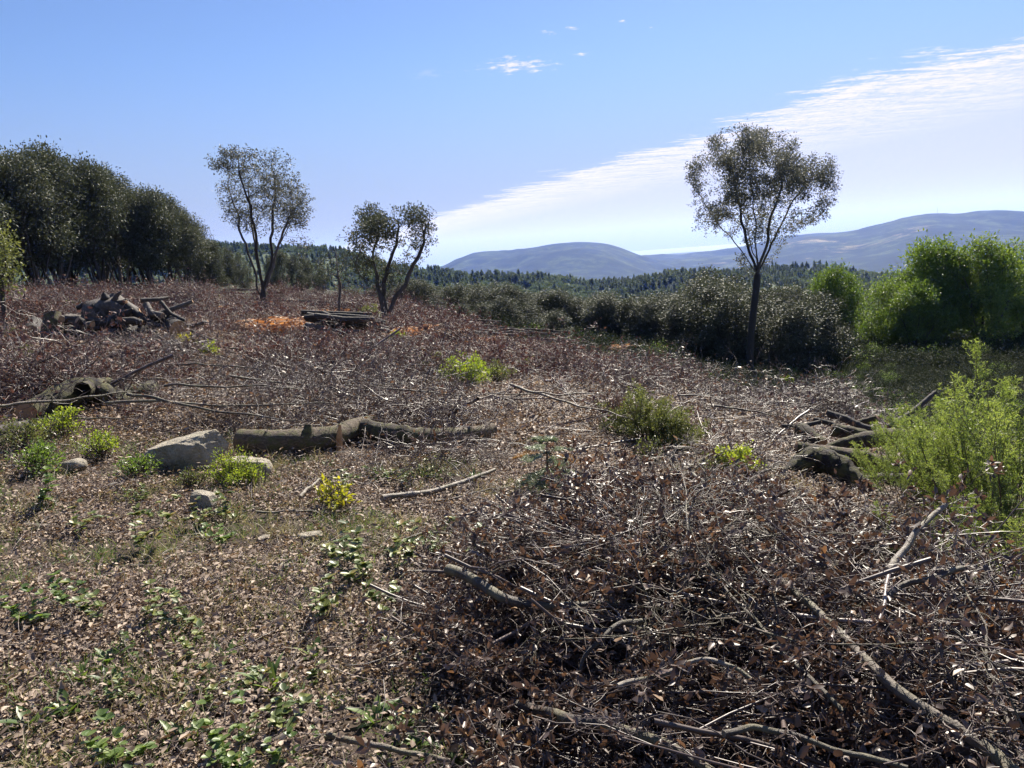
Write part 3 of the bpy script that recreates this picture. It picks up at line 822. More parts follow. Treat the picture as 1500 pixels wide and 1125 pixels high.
# ---- prototypes for the woods
def proto_tree(seed, H, Wd, skirt, stems, mat, nleaf_per, L, natt=330, base_r=.1, name='oak_tree', rag=0.0, lumps=9, spread=.2, dk=.28, seg=.24):
    r2 = np.random.default_rng(seed)
    blobs = []
    for k in range(lumps):
        t = (k + .5) / lumps; z = H * (skirt + (1 - skirt - .12) * t)
        prof = math.sin(math.pi * min(1, .18 + .82 * t)) ** .6
        a = k * 2.4 + r2.uniform(-.5, .5); off = Wd * .5 * prof * .55
        blobs.append(((math.cos(a) * off, math.sin(a) * off, z), (Wd * .27 * (.8 + .4 * r2.random()), Wd * .27, H * .12)))
    blobs.append(((0, 0, H * .9), (Wd * .2, Wd * .2, H * .1)))
    A = blob_points(blobs, natt, r2)
    nodes, par = [], []
    for s_ in range(stems):
        pass
    st = [np.zeros(3), np.array([r2.normal(0, .08), r2.normal(0, .08), H * skirt * .35]), np.array([r2.normal(0, .15), r2.normal(0, .15), H * skirt * .7])]
    nodes, par = colonize(A, st, seg, dk, seed=seed)
    gw, rad, kids = wood(nodes, par, base_r, .008)
    for s_ in range(stems - 1):                      # extra bare stems, as coppiced oak has
        a = r2.uniform(0, 6.28); ln = H * r2.uniform(.45, .7)
        t = np.linspace(0, 1, 7)[:, None]
        top = np.array([math.cos(a) * Wd * .35, math.sin(a) * Wd * .35, ln])
        pth = np.array([math.cos(a), math.sin(a), 0]) * .15 + top * t + r2.normal(0, .06, (7, 3)) * t
        V, Q = tubes(pth[None], np.linspace(base_r * .7, .015, 7)[None], 6); gw.add(V, Q, 0, r2.random())
    e = empty(name, (0, 0, -500)); COL.objects.unlink(e)
    tk = bpy.data.objects.new('trunk', gw.mesh('trunk', [MT['tree_bark']])); tk.parent = e
    cr = bpy.data.objects.new('crown', crown(nodes, rad, kids, nleaf_per, spread, L, mat, .02, gaps=.1, seed=seed + 1, rag=rag)); cr.parent = e
    return e


def plant(proto, loc, rz, s, label, cat, group, sxy=1.0, name=None):
    c = copy_tree(proto); c.location = loc; c.rotation_euler = (0, 0, rz); c.scale = (s * sxy, s * sxy, s)
    if name: c.name = name
    tag(c, label, cat, group); return c


PW = [proto_tree(101 + i, 8.0, 4.4, .26, 6, MT['oak_leaf'], 24, .16, natt=1300, rag=.6, base_r=.11, lumps=13, spread=.2) for i in range(4)]
PH = [proto_tree(131 + i, 5.2, 2.6, .08, 3, MT['oak_leaf'], 24, .11, natt=800, base_r=.08, lumps=10, spread=.15, dk=.19, seg=.18) for i in range(4)]
PD = [proto_tree(161 + i, 5.0, 4.6, .18, 4, MT['decid_leaf'], 17, .15, natt=950, base_r=.09, lumps=12, spread=.16, dk=.2, seg=.19, name='deciduous_tree', rag=.75) for i in range(3)]

# dark wood on the left: its edge runs away from the camera towards the right
TOP = np.array([(-200, 215), (-60, 205), (0, 206), (40, 212), (95, 203), (140, 222), (185, 244), (225, 258), (262, 280), (298, 318), (330, 352), (360, 356), (400, 352)])
k = 0
for row, (dpx, dd) in enumerate(((0, 0), (26, 4.5), (-8, 9.5))):
    for px in np.arange(-190, 300 if row else 292, 47 if row == 0 else 52):
        px = px + dpx + rng.uniform(-9, 9)
        D = 36 + 16 * np.clip((px + 60) / 360, 0, 1.2) + dd + rng.uniform(-1, 1)
        topy = np.interp(px, TOP[:, 0], TOP[:, 1]) + rng.uniform(-4, 9) + (4 if row else 0)
        b = at(px, 425, D); b[2] = float(terrain(b[0], b[1])) - .1
        H = at(px, topy, D)[2] - b[2]
        s = H / 8.15
        plant(PW[k % 4], b, rng.uniform(0, 6.28), s, ('dark oak on the front edge of the dense wood ', 'dark oak in the second rank of the dense wood ', 'dark oak at the back of the dense wood ')[row] + ('left of the log heap' if px < 50 else 'behind the log heap' if px < 190 else 'near the lone tree'), 'tree', 'trees of the dense dark wood', float(np.clip(1.0 / s ** .4, .85, 1.35)), 'oak_tree')
        k += 1
# smaller trees between the wood and the lone tree, and behind the lone trees
for px, ty, D in ((306, 345, 55), (322, 352, 52), (341, 360, 56), (360, 372, 50), (415, 362, 58), (435, 372, 52), (452, 385, 56), (470, 388, 50), (404, 378, 60), (300, 330, 62)):
    b = at(px, 430, D); b[2] = float(terrain(b[0], b[1])) - .1
    H = max(2.5, at(px, ty, D)[2] - b[2])
    plant(PH[k % 4], b, rng.uniform(0, 6.28), H / 5.3, 'low evergreen oak between the dense wood and the twisted tree, beyond the felled ground', 'tree', 'low trees behind the lone trees', 1.15, 'oak_tree'); k += 1
# hedge-like line of trees beyond the clearing
HT = np.array([(440, 400), (520, 415), (570, 418), (600, 416), (640, 405), (660, 425), (690, 420), (735, 415), (760, 424), (800, 428), (840, 428), (880, 430), (920, 438), (950, 434), (985, 430), (1015, 420), (1045, 392), (1075, 402), (1090, 420), (1150, 418), (1200, 428), (1260, 420), (1320, 410)])
for row, dd in enumerate((0, 3.5, -6.5)):
    for px in np.arange((560, 540, 610)[row], 1330, (17, 20, 37)[row]):
        px = px + rng.uniform(-8, 8) + 13 * row
        if row < 2 and px > 1215: continue
        if row == 2 and px > 850 and not 1035 < px < 1190: continue
        D = 45 - 9 * np.clip((px - 600) / 600, 0, 1) + dd + rng.uniform(-1.2, 1.2)
        if row == 2 and px > 850: D += 4.0
        ty = np.interp(px, HT[:, 0], HT[:, 1]) + rng.uniform(-9, 7) + (0, 2, 18)[row]
        b = at(px, 480, D); b[2] = float(terrain(b[0], b[1])) - .1
        H = at(px, ty, D)[2] - b[2]
        where = ('near the twisted tree' if px < 700 else 'below the round hill' if px < 860 else 'left of the tall lone tree' if px < 1010 else
                 'right behind the tall lone tree' if px < 1180 else 'beside the bright broadleaf trees')
        plant(PH[k % 4], b, rng.uniform(0, 6.28), H / 5.3, ('bushy dark oak in the tree line ', 'dark oak at the back of the tree line ', 'low oak bush before the tree line ')[row] + where, 'tree', 'tree line beyond the clearing', float(np.clip(1.35 / (H / 5.3) ** .4, .95, 1.8)), 'oak_tree'); k += 1
# bright deciduous trees on the right
DL = [(1222, 388, 40, .80, 'small bright green tree left of the big green clump, close to the tall lone tree'),
      (1300, 405, 42, .9, 'round green tree at the left end of the big green clump'),
      (1368, 350, 42, 1.05, 'highest bright green tree in the clump of broadleaf trees'),
      (1440, 345, 41, 1.0, 'bright green tree in the middle of the broadleaf clump'),
      (1500, 345, 42, 1.05, 'bright green tree at the right end of the broadleaf clump'),
      (1340, 412, 40, .9, 'low green tree in front of the broadleaf clump'),
      (1570, 360, 43, 1.1, 'bright green tree standing at the far right border')]
for i, (px, ty, D, sx, lb) in enumerate(DL):
    b = at(px, 500, D); b[2] = float(terrain(b[0], b[1])) - .1
    H = at(px, ty, D)[2] - b[2]; s = H / 5.05
    plant(PD[i % 3], b, rng.uniform(0, 6.28), s, lb, 'tree', 'bright green broadleaf trees', sx / s ** .5 * .95 if i else .8, 'deciduous_tree'); k += 1


# ------------------------------------------------------------------ cut branches: the tangle that covers the clearing
def grow_children(P, Rr, nchild, lenf, ang, n, wig, r2, tmin=.15):
    """children of every branch in P (N,m,3)"""
    Nn, m_, _ = P.shape
    t = r2.uniform(tmin, .97, (Nn, nchild)); f = t * (m_ - 1); i = np.minimum(f.astype(int), m_ - 2); fr = (f - i)[..., None]
    ii = np.arange(Nn)[:, None]
    p0 = P[ii, i] * (1 - fr) + P[ii, i + 1] * fr
    T = nrm(P[ii, i + 1] - P[ii, i]); r0 = (Rr[ii, i] * (1 - fr[..., 0]) + Rr[ii, i + 1] * fr[..., 0]) * .62
    plen = np.linalg.norm(np.diff(P, axis=1), axis=2).sum(1)[:, None]
    L = plen * lenf * (1 - .55 * t) * r2.uniform(.6, 1.3, t.shape)
    side = nrm(np.cross(T, r2.normal(size=T.shape)))
    a = r2.uniform(ang[0], ang[1], t.shape)[..., None]
    d = nrm(T * np.cos(a) + side * np.sin(a))
    K = Nn * nchild
    return walk(p0.reshape(K, 3), d.reshape(K, 3), L.reshape(K), r0.reshape(K), n, wig, r2)


def walk(p, d, L, r0, n, wig, r2, tip=.35):
    pts = [p]; d = d.copy(); st = (L / (n - 1))[:, None]
    for k in range(n - 1):
        d = nrm(d + r2.normal(0, wig, d.shape)); pts.append(pts[-1] + d * st)
    P = np.stack(pts, 1); Rr = r0[:, None] * np.linspace(1, tip, n)[None]
    return P, Rr


def dead_branch(seed, L=1.6, r=.016, n1=10, n2=4, n3=2, leaves=3.0, leaf_L=.05, flat=.5, mats=('twig', 'slash_leaf'), sides=(6, 4, 3), lw=.5, wig=.22, curl=True):
    r2 = np.random.default_rng(seed); g = Geo()
    P0, R0 = walk(np.zeros((1, 3)), np.array([[1., 0, .12]]), np.array([L]), np.array([r]), 10, wig * .5, r2, .25)
    P1, R1 = grow_children(P0, R0, n1, .55, (.4, 1.0), 6, wig, r2, .1)
    P2, R2 = grow_children(P1, R1, n2, .5, (.4, 1.1), 5, wig * 1.2, r2, .1)
    sets = [(P0, R0, sides[0]), (P1, R1, sides[1]), (P2, R2, sides[2])]
    last = P2
    if n3:
        P3, R3 = grow_children(P2, np.maximum(R2, .0016), n3, .55, (.4, 1.2), 4, wig * 1.3, r2, .2)
        sets.append((P3, R3, 3)); last = P3
    F = np.array([1, 1, flat]); mid = np.array([L * .5, 0, 0])
    sets = [(q - mid, w_, sd) for q, w_, sd in sets]; last = sets[-1][0]
    for P, Rr, sd in sets:
        V, Q = tubes(P * F, np.maximum(Rr, .0013), sd); g.add(V, Q, 0, np.repeat(r2.random(len(P)), P.shape[1] * sd))
    nl = int(leaves * len(last))
    if nl:
        k = r2.integers(0, len(last), nl); j = r2.integers(1, last.shape[1], nl)
        pos = last[k, j] * F; T = nrm(last[k, j] - last[k, j - 1])
        d = nrm(T + r2.normal(0, .8, T.shape)); ll = leaf_L * r2.uniform(.55, 1.25, nl)
        tp = [leaf8(r2.uniform(-.2, .6), r2.uniform(.1, .9), .25) for _ in range(4)] if curl else [LEAF4]
        w_ = r2.integers(0, len(tp), nl)
        for q in range(len(tp)):
            mk = w_ == q
            stamp(g, tp[q], pos[mk], d[mk], rdir(mk.sum()) + [0, 0, .3], ll[mk], ll[mk] * lw, 1, r2.random(mk.sum()))
    return g.mesh('cut_branch', [MT[mats[0]], MT[mats[1]]])


def tuft(seed, nleaf=620, ntwig=70, R=.55, H=.2, leaf_L=.048, mats=('twig', 'purple_leaf'), lw=.5, rt=.003):
    """a flattened armful of leafy twigs"""
    r2 = np.random.default_rng(seed); g = Geo()
    a = r2.uniform(0, 6.28, ntwig); rr = R * np.sqrt(r2.random(ntwig))
    p = np.stack([np.cos(a) * rr, np.sin(a) * rr, r2.uniform(-.05, H * .8, ntwig)], -1)
    d = nrm(np.stack([r2.normal(size=ntwig), r2.normal(size=ntwig), r2.normal(.05, .25, ntwig)], -1))
    P, Rr = walk(p, d, r2.uniform(.25, .8, ntwig), r2.uniform(rt * .6, rt * 1.8, ntwig), 7, .36, r2)
    P2, R2 = grow_children(P, Rr, 3, .5, (.4, 1.1), 5, .4, r2)
    for q, w_, sd in ((P, Rr, 4), (P2, R2, 3)):
        V, Q = tubes(q, np.maximum(w_, .0016), sd); g.add(V, Q, 0, np.repeat(r2.random(len(q)), q.shape[1] * sd))
    allp = np.concatenate([P.reshape(-1, 3), P2.reshape(-1, 3)])
    c = allp[r2.integers(0, len(allp), nleaf)]
    pos = c + r2.normal(0, .03, c.shape)
    ll = leaf_L * r2.uniform(.55, 1.25, nleaf)
    stamp(g, LEAF4, pos, rdir(nleaf), rdir(nleaf) + [0, 0, .5], ll, ll * lw, 1, r2.random(nleaf))
    return g.mesh('leafy_tuft', [MT[mats[0]], MT[mats[1]]])


KEEP = []          # where logs, shrubs and stones lie, the tangle stays off them


def keep_off(p, r, toward=0.0):
    p = np.asarray(p, float); u = nrm(p[:2])
    for k in np.arange(0, toward + .01, max(r, .25)): KEEP.append((p[0] - u[0] * k, p[1] - u[1] * k, r))


# where the tangle lies --------------------------------------------------------------
def inside(poly, x, y):
    x = np.asarray(x); y = np.asarray(y); r = np.zeros(x.shape, bool); n = len(poly)
    for i in range(n):
        x0, y0 = poly[i]; x1, y1 = poly[(i + 1) % n]
        c = ((y0 > y) != (y1 > y)) & (x < (x1 - x0) * (y - y0) / (y1 - y0 + 1e-12) + x0); r ^= c
    return r


PILE = [tuple(gp(px, py)[:2]) for px, py in ((690, 850), (770, 800), (860, 765), (980, 752), (1100, 775), (1250, 845), (1400, 905), (1700, 900), (1900, 1500), (860, 1500), (800, 1150), (740, 1060), (640, 950), (660, 880))]
PILE_C = np.mean(np.array(PILE), 0)


def pile_h(x, y):
    """height of the near brush pile"""
    x = np.asarray(x, float); y = np.asarray(y, float)
    P = np.array(PILE); dmin = np.full(x.shape, 9.0)
    for i in range(len(P)):
        a, b_ = P[i], P[(i + 1) % len(P)]; ab = b_ - a
        t = np.clip(((x - a[0]) * ab[0] + (y - a[1]) * ab[1]) / (ab @ ab), 0, 1)
        dmin = np.minimum(dmin, np.hypot(x - a[0] - t * ab[0], y - a[1] - t * ab[1]))
    return np.where(inside(PILE, x, y), .50 * sstep(0, 1.0, dmin) * (1 + .5 * fbm(x / .8, y / .8, 71)), 0)


def open_ground(x, y):
    """1 where the ground in front is only leaf litter"""
    lim = 6.3 + .35 * fbm(np.asarray(x) / .9, np.asarray(y) / .9, 91) + .15 * np.clip(np.asarray(x), 0, 9) * 0
    return np.asarray(y) < lim


# prototypes
NEAR = [dead_branch(200 + i, 1.15 + .08 * i, .010, 11, 5, 2, 4.2, .040) for i in range(5)]
NEAR += [dead_branch(220 + i, 1.25, .009, 12, 5, 2, 1.0, .04, wig=.3) for i in range(4)]                    # almost bare
NEAR_LONG = [dead_branch(240 + i, 1.7, .010, 10, 4, 2, 1.0, .04, .5, ('branch', 'slash_leaf'), wig=.32) for i in range(4)]
NEAR += [dead_branch(230 + i, .7, .005, 9, 4, 1, 5.0, .042) for i in range(3)]                    # leafy tips
MID = [tuft(300 + i) for i in range(5)] + [tuft(310 + i, 800, 40, .6, .16, .06) for i in range(3)]
MID += [dead_branch(320 + i, 1.9, .016, 10, 4, 1, .7, .06, .4, ('twig', 'purple_leaf'), (5, 3, 3), curl=False) for i in range(4)]
MID += [tuft(330 + i, 260, 120, .6, .2, .045, ('twig', 'slash_leaf'), rt=.003) for i in range(4)]

# leaf litter on the open ground in front
def litter(seed, n=190, R=.24, L=.031):
    r2 = np.random.default_rng(seed); g = Geo()
    pos = np.stack([r2.normal(0, R * .6, n), r2.normal(0, R * .6, n), r2.uniform(.002, .05, n) * r2.random(n)], -1)
    ll = L * (.22 + 1.15 * r2.random(n) ** 1.7); w_ = r2.integers(0, 3, n); up = np.stack([r2.normal(0, .6, n), r2.normal(0, .6, n), np.ones(n)], -1)
    d = nrm(np.stack([r2.normal(size=n), r2.normal(size=n), r2.normal(0, .3, n)], -1))
    for q in range(3):
        mk = w_ == q; tp = leaf8(r2.uniform(-.3, .5), r2.uniform(-.5, .9), .3)
        stamp(g, tp, pos[mk], d[mk], up[mk], ll[mk], ll[mk] * r2.uniform(.4, .65), 0, r2.random(mk.sum()))
    nt_ = 9
    p = np.stack([r2.normal(0, R * .7, nt_), r2.normal(0, R * .7, nt_), r2.uniform(.005, .025, nt_)], -1)
    P, Rr = walk(p, nrm(np.stack([r2.normal(size=nt_), r2.normal(size=nt_), r2.normal(0, .12, nt_)], -1)), r2.uniform(.05, .28, nt_), r2.uniform(.001, .003, nt_), 5, .15, r2)
    V, Q = tubes(P, Rr, 3); g.add(V, Q, 1, np.repeat(r2.random(nt_), 15))
    return g.mesh('leaf_patch', [MT['litter_leaf'], MT['twig']])


LIT = [litter(400 + i) for i in range(8)]
n = 6400
Y = np.sqrt(rng.uniform(1.2, 8.2 ** 2, n)); X = rng.uniform(-1, 1, n) * (.74 * Y + .6)
bare = fbm(X / .55, Y / .55, 44) + fbm(X / 1.6, Y / 1.6, 45)
keep = (rng.random(n) < np.clip(.7 + 1.5 * bare, .08, 1)) & ~((pile_h(X, Y) > .15))
X, Y = X[keep], Y[keep]
q = 9000; Y2 = np.sqrt(rng.uniform(7.5 ** 2, 26 ** 2, q)); X2 = rng.uniform(-1, 1, q) * (.76 * Y2 + .6); k2 = edge_s(X2, Y2) < 2
near_n = len(X); X, Y = np.concatenate([X, X2[k2]]), np.concatenate([Y, Y2[k2]]); n = len(X)
scatter('leaf_litter', LIT, np.stack([X, Y, terrain(X, Y)], -1), rots(n, .08), rng.uniform(.7, 1.15, n) * np.where(np.arange(n) < near_n, 1, 1.7), rng.integers(0, 8, n),
        'pale brown fallen leaves and bits of twig lying on the open ground in front', 'leaf litter')

# dry and green grass in the open ground
def grass(seed, n=46, R=.09, H=.11, mat='dry_grass'):
    r2 = np.random.default_rng(seed); g = Geo()
    p = np.stack([r2.normal(0, R, n), r2.normal(0, R, n), np.zeros(n)], -1)
    d = nrm(np.stack([r2.normal(0, .55, n), r2.normal(0, .55, n), np.ones(n) * .7], -1)); h = H * r2.uniform(.4, 1.3, n)
    P, _ = walk(p, d, h, np.ones(n), 4, .28, r2)
    sd = nrm(np.cross(d, r2.normal(size=d.shape)))[:, None, :] * (.0022 * np.array([1, .9, .6, .08]))[None, :, None]
    V = np.stack([P - sd, P + sd], 2).reshape(-1, 3); base = (np.arange(n) * 8)[:, None]
    Q = np.concatenate([base + np.array([2 * k, 2 * k + 1, 2 * k + 3, 2 * k + 2])[None] for k in range(3)])
    g.add(V, Q, 0, np.repeat(r2.random(n), 8))
    return g.mesh('grass_tuft', [MT[mat]])


GR = [grass(500 + i) for i in range(3)] + [grass(510 + i, 60, .07, .09, 'green_grass') for i in range(3)]
n = 2200
Y = np.sqrt(rng.uniform(1.2, 7.5 ** 2, n)); X = rng.uniform(-1, 1, n) * (.74 * Y + .6)
gm = fbm(X / .7, Y / .7, 77) + .35 * sstep(0, -2, X) + .35 * ((Y < 3) & (X < .2))
keep = (gm > .24) & (pile_h(X, Y) < .05)
X, Y = X[keep], Y[keep]; n = len(X)
scatter('grass', GR, np.stack([X, Y, terrain(X, Y)], -1), rots(n, .1), rng.uniform(.5, 1.1, n), rng.integers(0, 6, n), 'thin tufts of dry and green grass among the fallen leaves', 'grass')

# shade-darkened shrubs and saplings filling the hollow under the trees beyond the crest
def undershrub(seed, mat='oak_leaf'):
    r2 = np.random.default_rng(seed); g = Geo(); ns = 26
    d = nrm(np.stack([r2.normal(0, .6, ns), r2.normal(0, .6, ns), np.ones(ns)], -1))
    P, Rr = walk(np.zeros((ns, 3)) + r2.normal(0, .1, (ns, 3)) * [1, 1, 0], d, r2.uniform(.5, 1.2, ns), np.full(ns, .008), 6, .2, r2)
    V, Q = tubes(P, Rr, 3); g.add(V, Q, 1)
    nl = 900; k = r2.integers(0, ns, nl); j = r2.integers(2, 6, nl); pos = P[k, j] + r2.normal(0, .09, (nl, 3))
    stamp(g, LEAF4, pos, rdir(nl), rdir(nl) + [0, 0, .7], .075 * r2.uniform(.6, 1.3, nl), .036, 0, r2.random(nl))
    return g.mesh('under_shrub', [MT[mat], MT['tree_bark']], False)


US = [undershrub(600 + i, m_) for i, m_ in enumerate(('shaded_under_leaf', 'shaded_under_leaf', 'weed_leaf'))]
n = 9000
Y = np.sqrt(rng.uniform(8 ** 2, 52 ** 2, n)); X = rng.uniform(-.35, .85, n) * Y
s = edge_s(X, Y)
keep = (s > 2.2) & (rng.random(n) < .9)
X, Y = X[keep], Y[keep]; n = len(X)
scatter('undergrowth', US, np.stack([X, Y, terrain(X, Y) - .05], -1), rots(n, .08), rng.uniform(.28, .6, n) * (1 + .6 * (Y > 34)), rng.choice([0] * 9 + [1] * 9 + [2], n), 'dark low undergrowth filling the shaded hollow beyond the crest', 'undergrowth')


# ------------------------------------------------------------------ logs, stumps and poles
def rough_tube(path, radii, sides, amp, seed, knots=0):
    """bark skinned tube through path with lumps and ridges; returns V (n,sides,3), Q"""
    path = np.asarray(path, float); seg = np.linalg.norm(np.diff(path, axis=0), axis=1); cum = np.concatenate([[0], np.cumsum(seg)])
    n = max(6, int(cum[-1] / max(.018, np.mean(radii) * .28))); n = min(n, 90)
    t = np.linspace(0, cum[-1], n)
    pp = np.stack([np.interp(t, cum, path[:, k]) for k in range(3)], -1); rr = np.interp(t, cum, radii)
    for _ in range(max(1, n // 8)): pp[1:-1] = .5 * pp[1:-1] + .25 * (pp[:-2] + pp[2:])
    V, Q = tubes(pp[None], rr[None], sides); V = V.reshape(n, sides, 3)
    dirv = nrm(V - pp[:, None]); f = 1.0 / max(np.mean(radii), .02)
    h = tnoise3(V, f * .8, seed) * .45 + tnoise3(V, f * 2.6, seed + 9) * .6 + tnoise3(V, f * 7, seed + 4) * .5
    r2 = np.random.default_rng(seed)
    for _ in range(knots):
        c = V[r2.integers(2, n - 2), r2.integers(0, sides)]; d = np.linalg.norm(V - c, axis=2); h += 1.8 * np.exp(-(d / (np.mean(radii) * .55)) ** 2)
    V = V + dirv * (h * amp * rr[:, None])[..., None]
    return V, Q, pp, rr


def log(name, path, radii, label, cat='log', group=None, mat='log_bark', cut='cut_wood', ends=(1, 1), sides=14, amp=.13, seed=0, limbs=(), knots=2, slant=(0, 0)):
    path = [np.asarray(p, float) for p in path]; base = np.mean(path, 0)
    for q in np.linspace(path[0], path[-1], 5): keep_off(q, .12 + max(radii), .15 + base[1] * .06)
    V, Q, pp, rr = rough_tube(path, radii, sides, amp, seed, knots)
    for e_, k in ((0, 0), (1, -1)):                       # a slanting saw cut
        if slant[e_]: V[k] = V[k] + (pp[1 if e_ == 0 else -2] - pp[k])[None] * 0 + nrm(pp[-1] - pp[0]) * slant[e_] * ((V[k] - pp[k])[:, 2:3])
    g = Geo(); g.add(V.reshape(-1, 3) - base, Q, 0, rng.random())
    for lp, lr in limbs:                                  # stubs and limbs grown out of the same stem
        lv, lq, _, _ = rough_tube(lp, lr, 9, amp, seed + 3, 1); nS = lv.shape[1]
        g.add(lv.reshape(-1, 3) - base, lq, 0, rng.random()); c0 = lv[-1].mean(0)
        g.add(np.concatenate([lv[-1], [c0]]) - base, [[i, (i + 1) % nS, nS] for i in range(nS)], 0, .9)
    for e_, k in ((0, 0), (1, -1)):
        if not ends[e_]:
            c0 = V[k].mean(0); g.add(np.concatenate([V[k], [c0]]) - base, [[i, (i + 1) % sides, sides] for i in range(sides)], 0, .5)
    o = obj(name, g.mesh(name, [MT[mat]]), base); tag(o, label, cat, group)
    for e_, k in ((0, 0), (1, -1)):
        if ends[e_]:
            ring = V[k]; c0 = ring.mean(0); out_ = nrm((pp[0] - pp[1]) if k == 0 else (pp[-1] - pp[-2]))
            inner = c0 + (ring - c0) * .55 + out_ * .006; r0 = c0 + (ring - c0) * .97
            gg = Geo(); VV = np.concatenate([r0, inner, [c0 + out_ * .004]]) - c0
            S = sides; F = [[i, (i + 1) % S, S + (i + 1) % S, S + i] for i in range(S)]
            gg.add(VV, F, 0); gg.T.append(np.array([[S + i, S + (i + 1) % S, 2 * S] for i in range(S)])); gg.tm.append(np.zeros(S))
            obj('cut_face', gg.mesh('cut_face', [MT[cut]]), c0 - base + out_ * .002, o)
    return o


def up(p, dz): return np.asarray(p, float) + np.array([0, 0, dz])


def gl(px, py, r, extra=0.0):
    """a log's axis point: the log of radius r lying on the ground whose middle shows at this pixel"""
    return gp(px, py, r + extra)


# long mossy log in the middle left, and the two pieces beyond its broken end
log('log', [gl(352, 645, .105), gl(382, 649, .105), gl(430, 648, .105), gl(492, 640, .1), gl(516, 626, .09, .04), gl(547, 610, .05, .12)], [.105, .115, .115, .105, .085, .02],
    'long mossy fallen log just right of the boulder, its end split to a point', seed=2, ends=(1, 0), limbs=[([gl(448, 640, .2), gl(452, 622, .2, .1)], [.05, .03])])
sp0 = gp(497, 660, .0); sp = [sp0, up(sp0 + [.012, 0, 0], .13), up(sp0 + [.03, 0, .0], .235)]
g = Geo(); V, Q = tubes(np.array([sp]) - sp0, np.array([[.035, .03, .012]]), 5); g.add(V, Q)
tag(obj('wood_splinter', g.mesh('wood_splinter', [MT['split_wood']], False), sp0), 'upright orange wood splinter against the broken end of the long log', 'splinter')
log('log', [gl(532, 628, .12), gl(565, 634, .125), gl(600, 640, .12), gl(631, 640, .11)], [.085, .095, .09, .085], 'shorter dark log between the broken long log and the last thin log', seed=5, ends=(0, 1))
log('log', [gl(634, 640, .1), gl(665, 638, .1), gl(700, 634, .095), gl(722, 628, .09)], [.08, .075, .07, .06], 'thinner log butted against the shorter dark log, right end of the row', seed=6, limbs=[([gl(632, 640, .1), gl(635, 626, .12, .06)], [.05, .035])])

# mossy forked trunk at the left
c = lambda x, y, r, e=0: gl(x, y, r, e)
log('log', [c(38, 606, .12), c(62, 598, .13), c(88, 586, .14, .05), c(112, 574, .14, .1), c(138, 570, .13, .12), c(164, 584, .1, .04)], [.11, .135, .15, .155, .14, .10], 'thick mossy fallen trunk with a hollow cut end, at the left border', 'log', seed=12, knots=5, amp=.17, sides=18,
    limbs=[([c(88, 590, .2), c(82, 604, .1), c(88, 616, .04)], [.08, .06, .04]), ([c(120, 572, .2, .1), c(150, 562, .12, .14), c(170, 566, .1, .12)], [.085, .07, .06])])
log('log', [c(160, 590, .09), c(175, 584, .1), c(185, 580, .09)], [.095, .1, .085], 'short round mossy log stub against the thick fallen trunk', seed=14)
log('log', [c(180, 575, .1, .02), c(200, 578, .1), c(216, 572, .09, .04), c(224, 566, .07, .05)], [.1, .11, .1, .07], 'dark log beyond the thick fallen trunk, half under the brush', seed=15)
pl0, pl1 = gp(-12, 634, .1), gp(42, 622, .1)
log('log', [up(pl0, .0), up(pl1, .0)], [.055, .05], 'pale split log lying at the left border below the thick trunk', seed=16, mat='grey_bark', cut='split_wood', sides=9)
log('log', [gl(-10, 650, .05), gl(20, 640, .05)], [.05, .045], 'orange cut log end at the very left border', seed=17, cut='split_wood', sides=10)
gq = gp(105, 618, .02)
for i, (px, py, r_, lb) in enumerate(((118, 612, .07, 'lumpy loose stone below the thick mossy trunk'), (132, 604, .05, 'small pale stone beside the lumpy stone under the mossy trunk'))):
    pass


# rocks ---------------------------------------------------------------------------
def ico(sub):
    import bmesh
    bm = bmesh.new(); bmesh.ops.create_icosphere(bm, subdivisions=sub, radius=1.0)
    V = np.array([v.co[:] for v in bm.verts]); F = np.array([[v.index for v in f.verts] for f in bm.faces]); bm.free(); return V, F


ICO5, ICO3 = ico(6), ico(4)


def rock(name, base, size, planes, label, seed=0, rz=0, src=None, cat='rock', amp=.05, sink=.1):
    keep_off(base, max(size) * .5 + .3, .6)
    V, F = src or ICO3
    V = nrm(V) * 1.35; r2 = np.random.default_rng(seed)
    pl = list(planes) + [(rdir(1)[0] if False else nrm(r2.normal(size=3)), r2.uniform(.8, 1.05)) for _ in range(7)]
    for nv, d in pl:
        nv = nrm(np.array(nv, float)); k = np.maximum(0, V @ nv - d); V = V - k[:, None] * nv * .96
    V = V * (1 + (tnoise3(V, 1.3, seed) * amp + tnoise3(V, 4.5, seed + 3) * amp * .55 + tnoise3(V, 14, seed + 5) * amp * .22)[:, None])
    V = V * np.asarray(size) / 2
    V[:, 2] -= V[:, 2].min() + sink * size[2]
    g = Geo(); g.add(V, F); o = obj(name, g.mesh(name, [MT['stone']]), base); o.rotation_euler = (0, 0, rz); tag(o, label, cat); return o


b = gp(258, 694)
rock('boulder', b + [.0, .14, 0], (.58, .42, .34), [((-.36, -.06, 1), .42), ((.05, -1, -.05), .62), ((1, -.25, .0), .86), ((-.9, -.5, .3), .9), ((0, 1, .3), .7), ((.25, -.7, .75), .8), ((.6, -.8, -.2), .8)], 'large pale boulder with a slanting flat top in front of the long log', 4, -.1, ICO5, 'boulder', amp=.11)
b = gp(352, 706); rock('rock', b + [.03, .1, 0], (.3, .26, .2), [((.1, 0, 1), .7), ((0, -1, .1), .7)], 'dark rock half hidden by a yellow green sprig right of the boulder', 8)
b = gp(296, 752); rock('rock', b + [0, .05, 0], (.13, .12, .15), [((0, -1, 0), .6), ((.3, 0, 1), .75)], 'small upright rock standing alone in the leaves below the boulder', 9)
b = gp(108, 692); rock('rock', b, (.16, .13, .1), [], 'small pale rock among green weeds left of the boulder', 10)
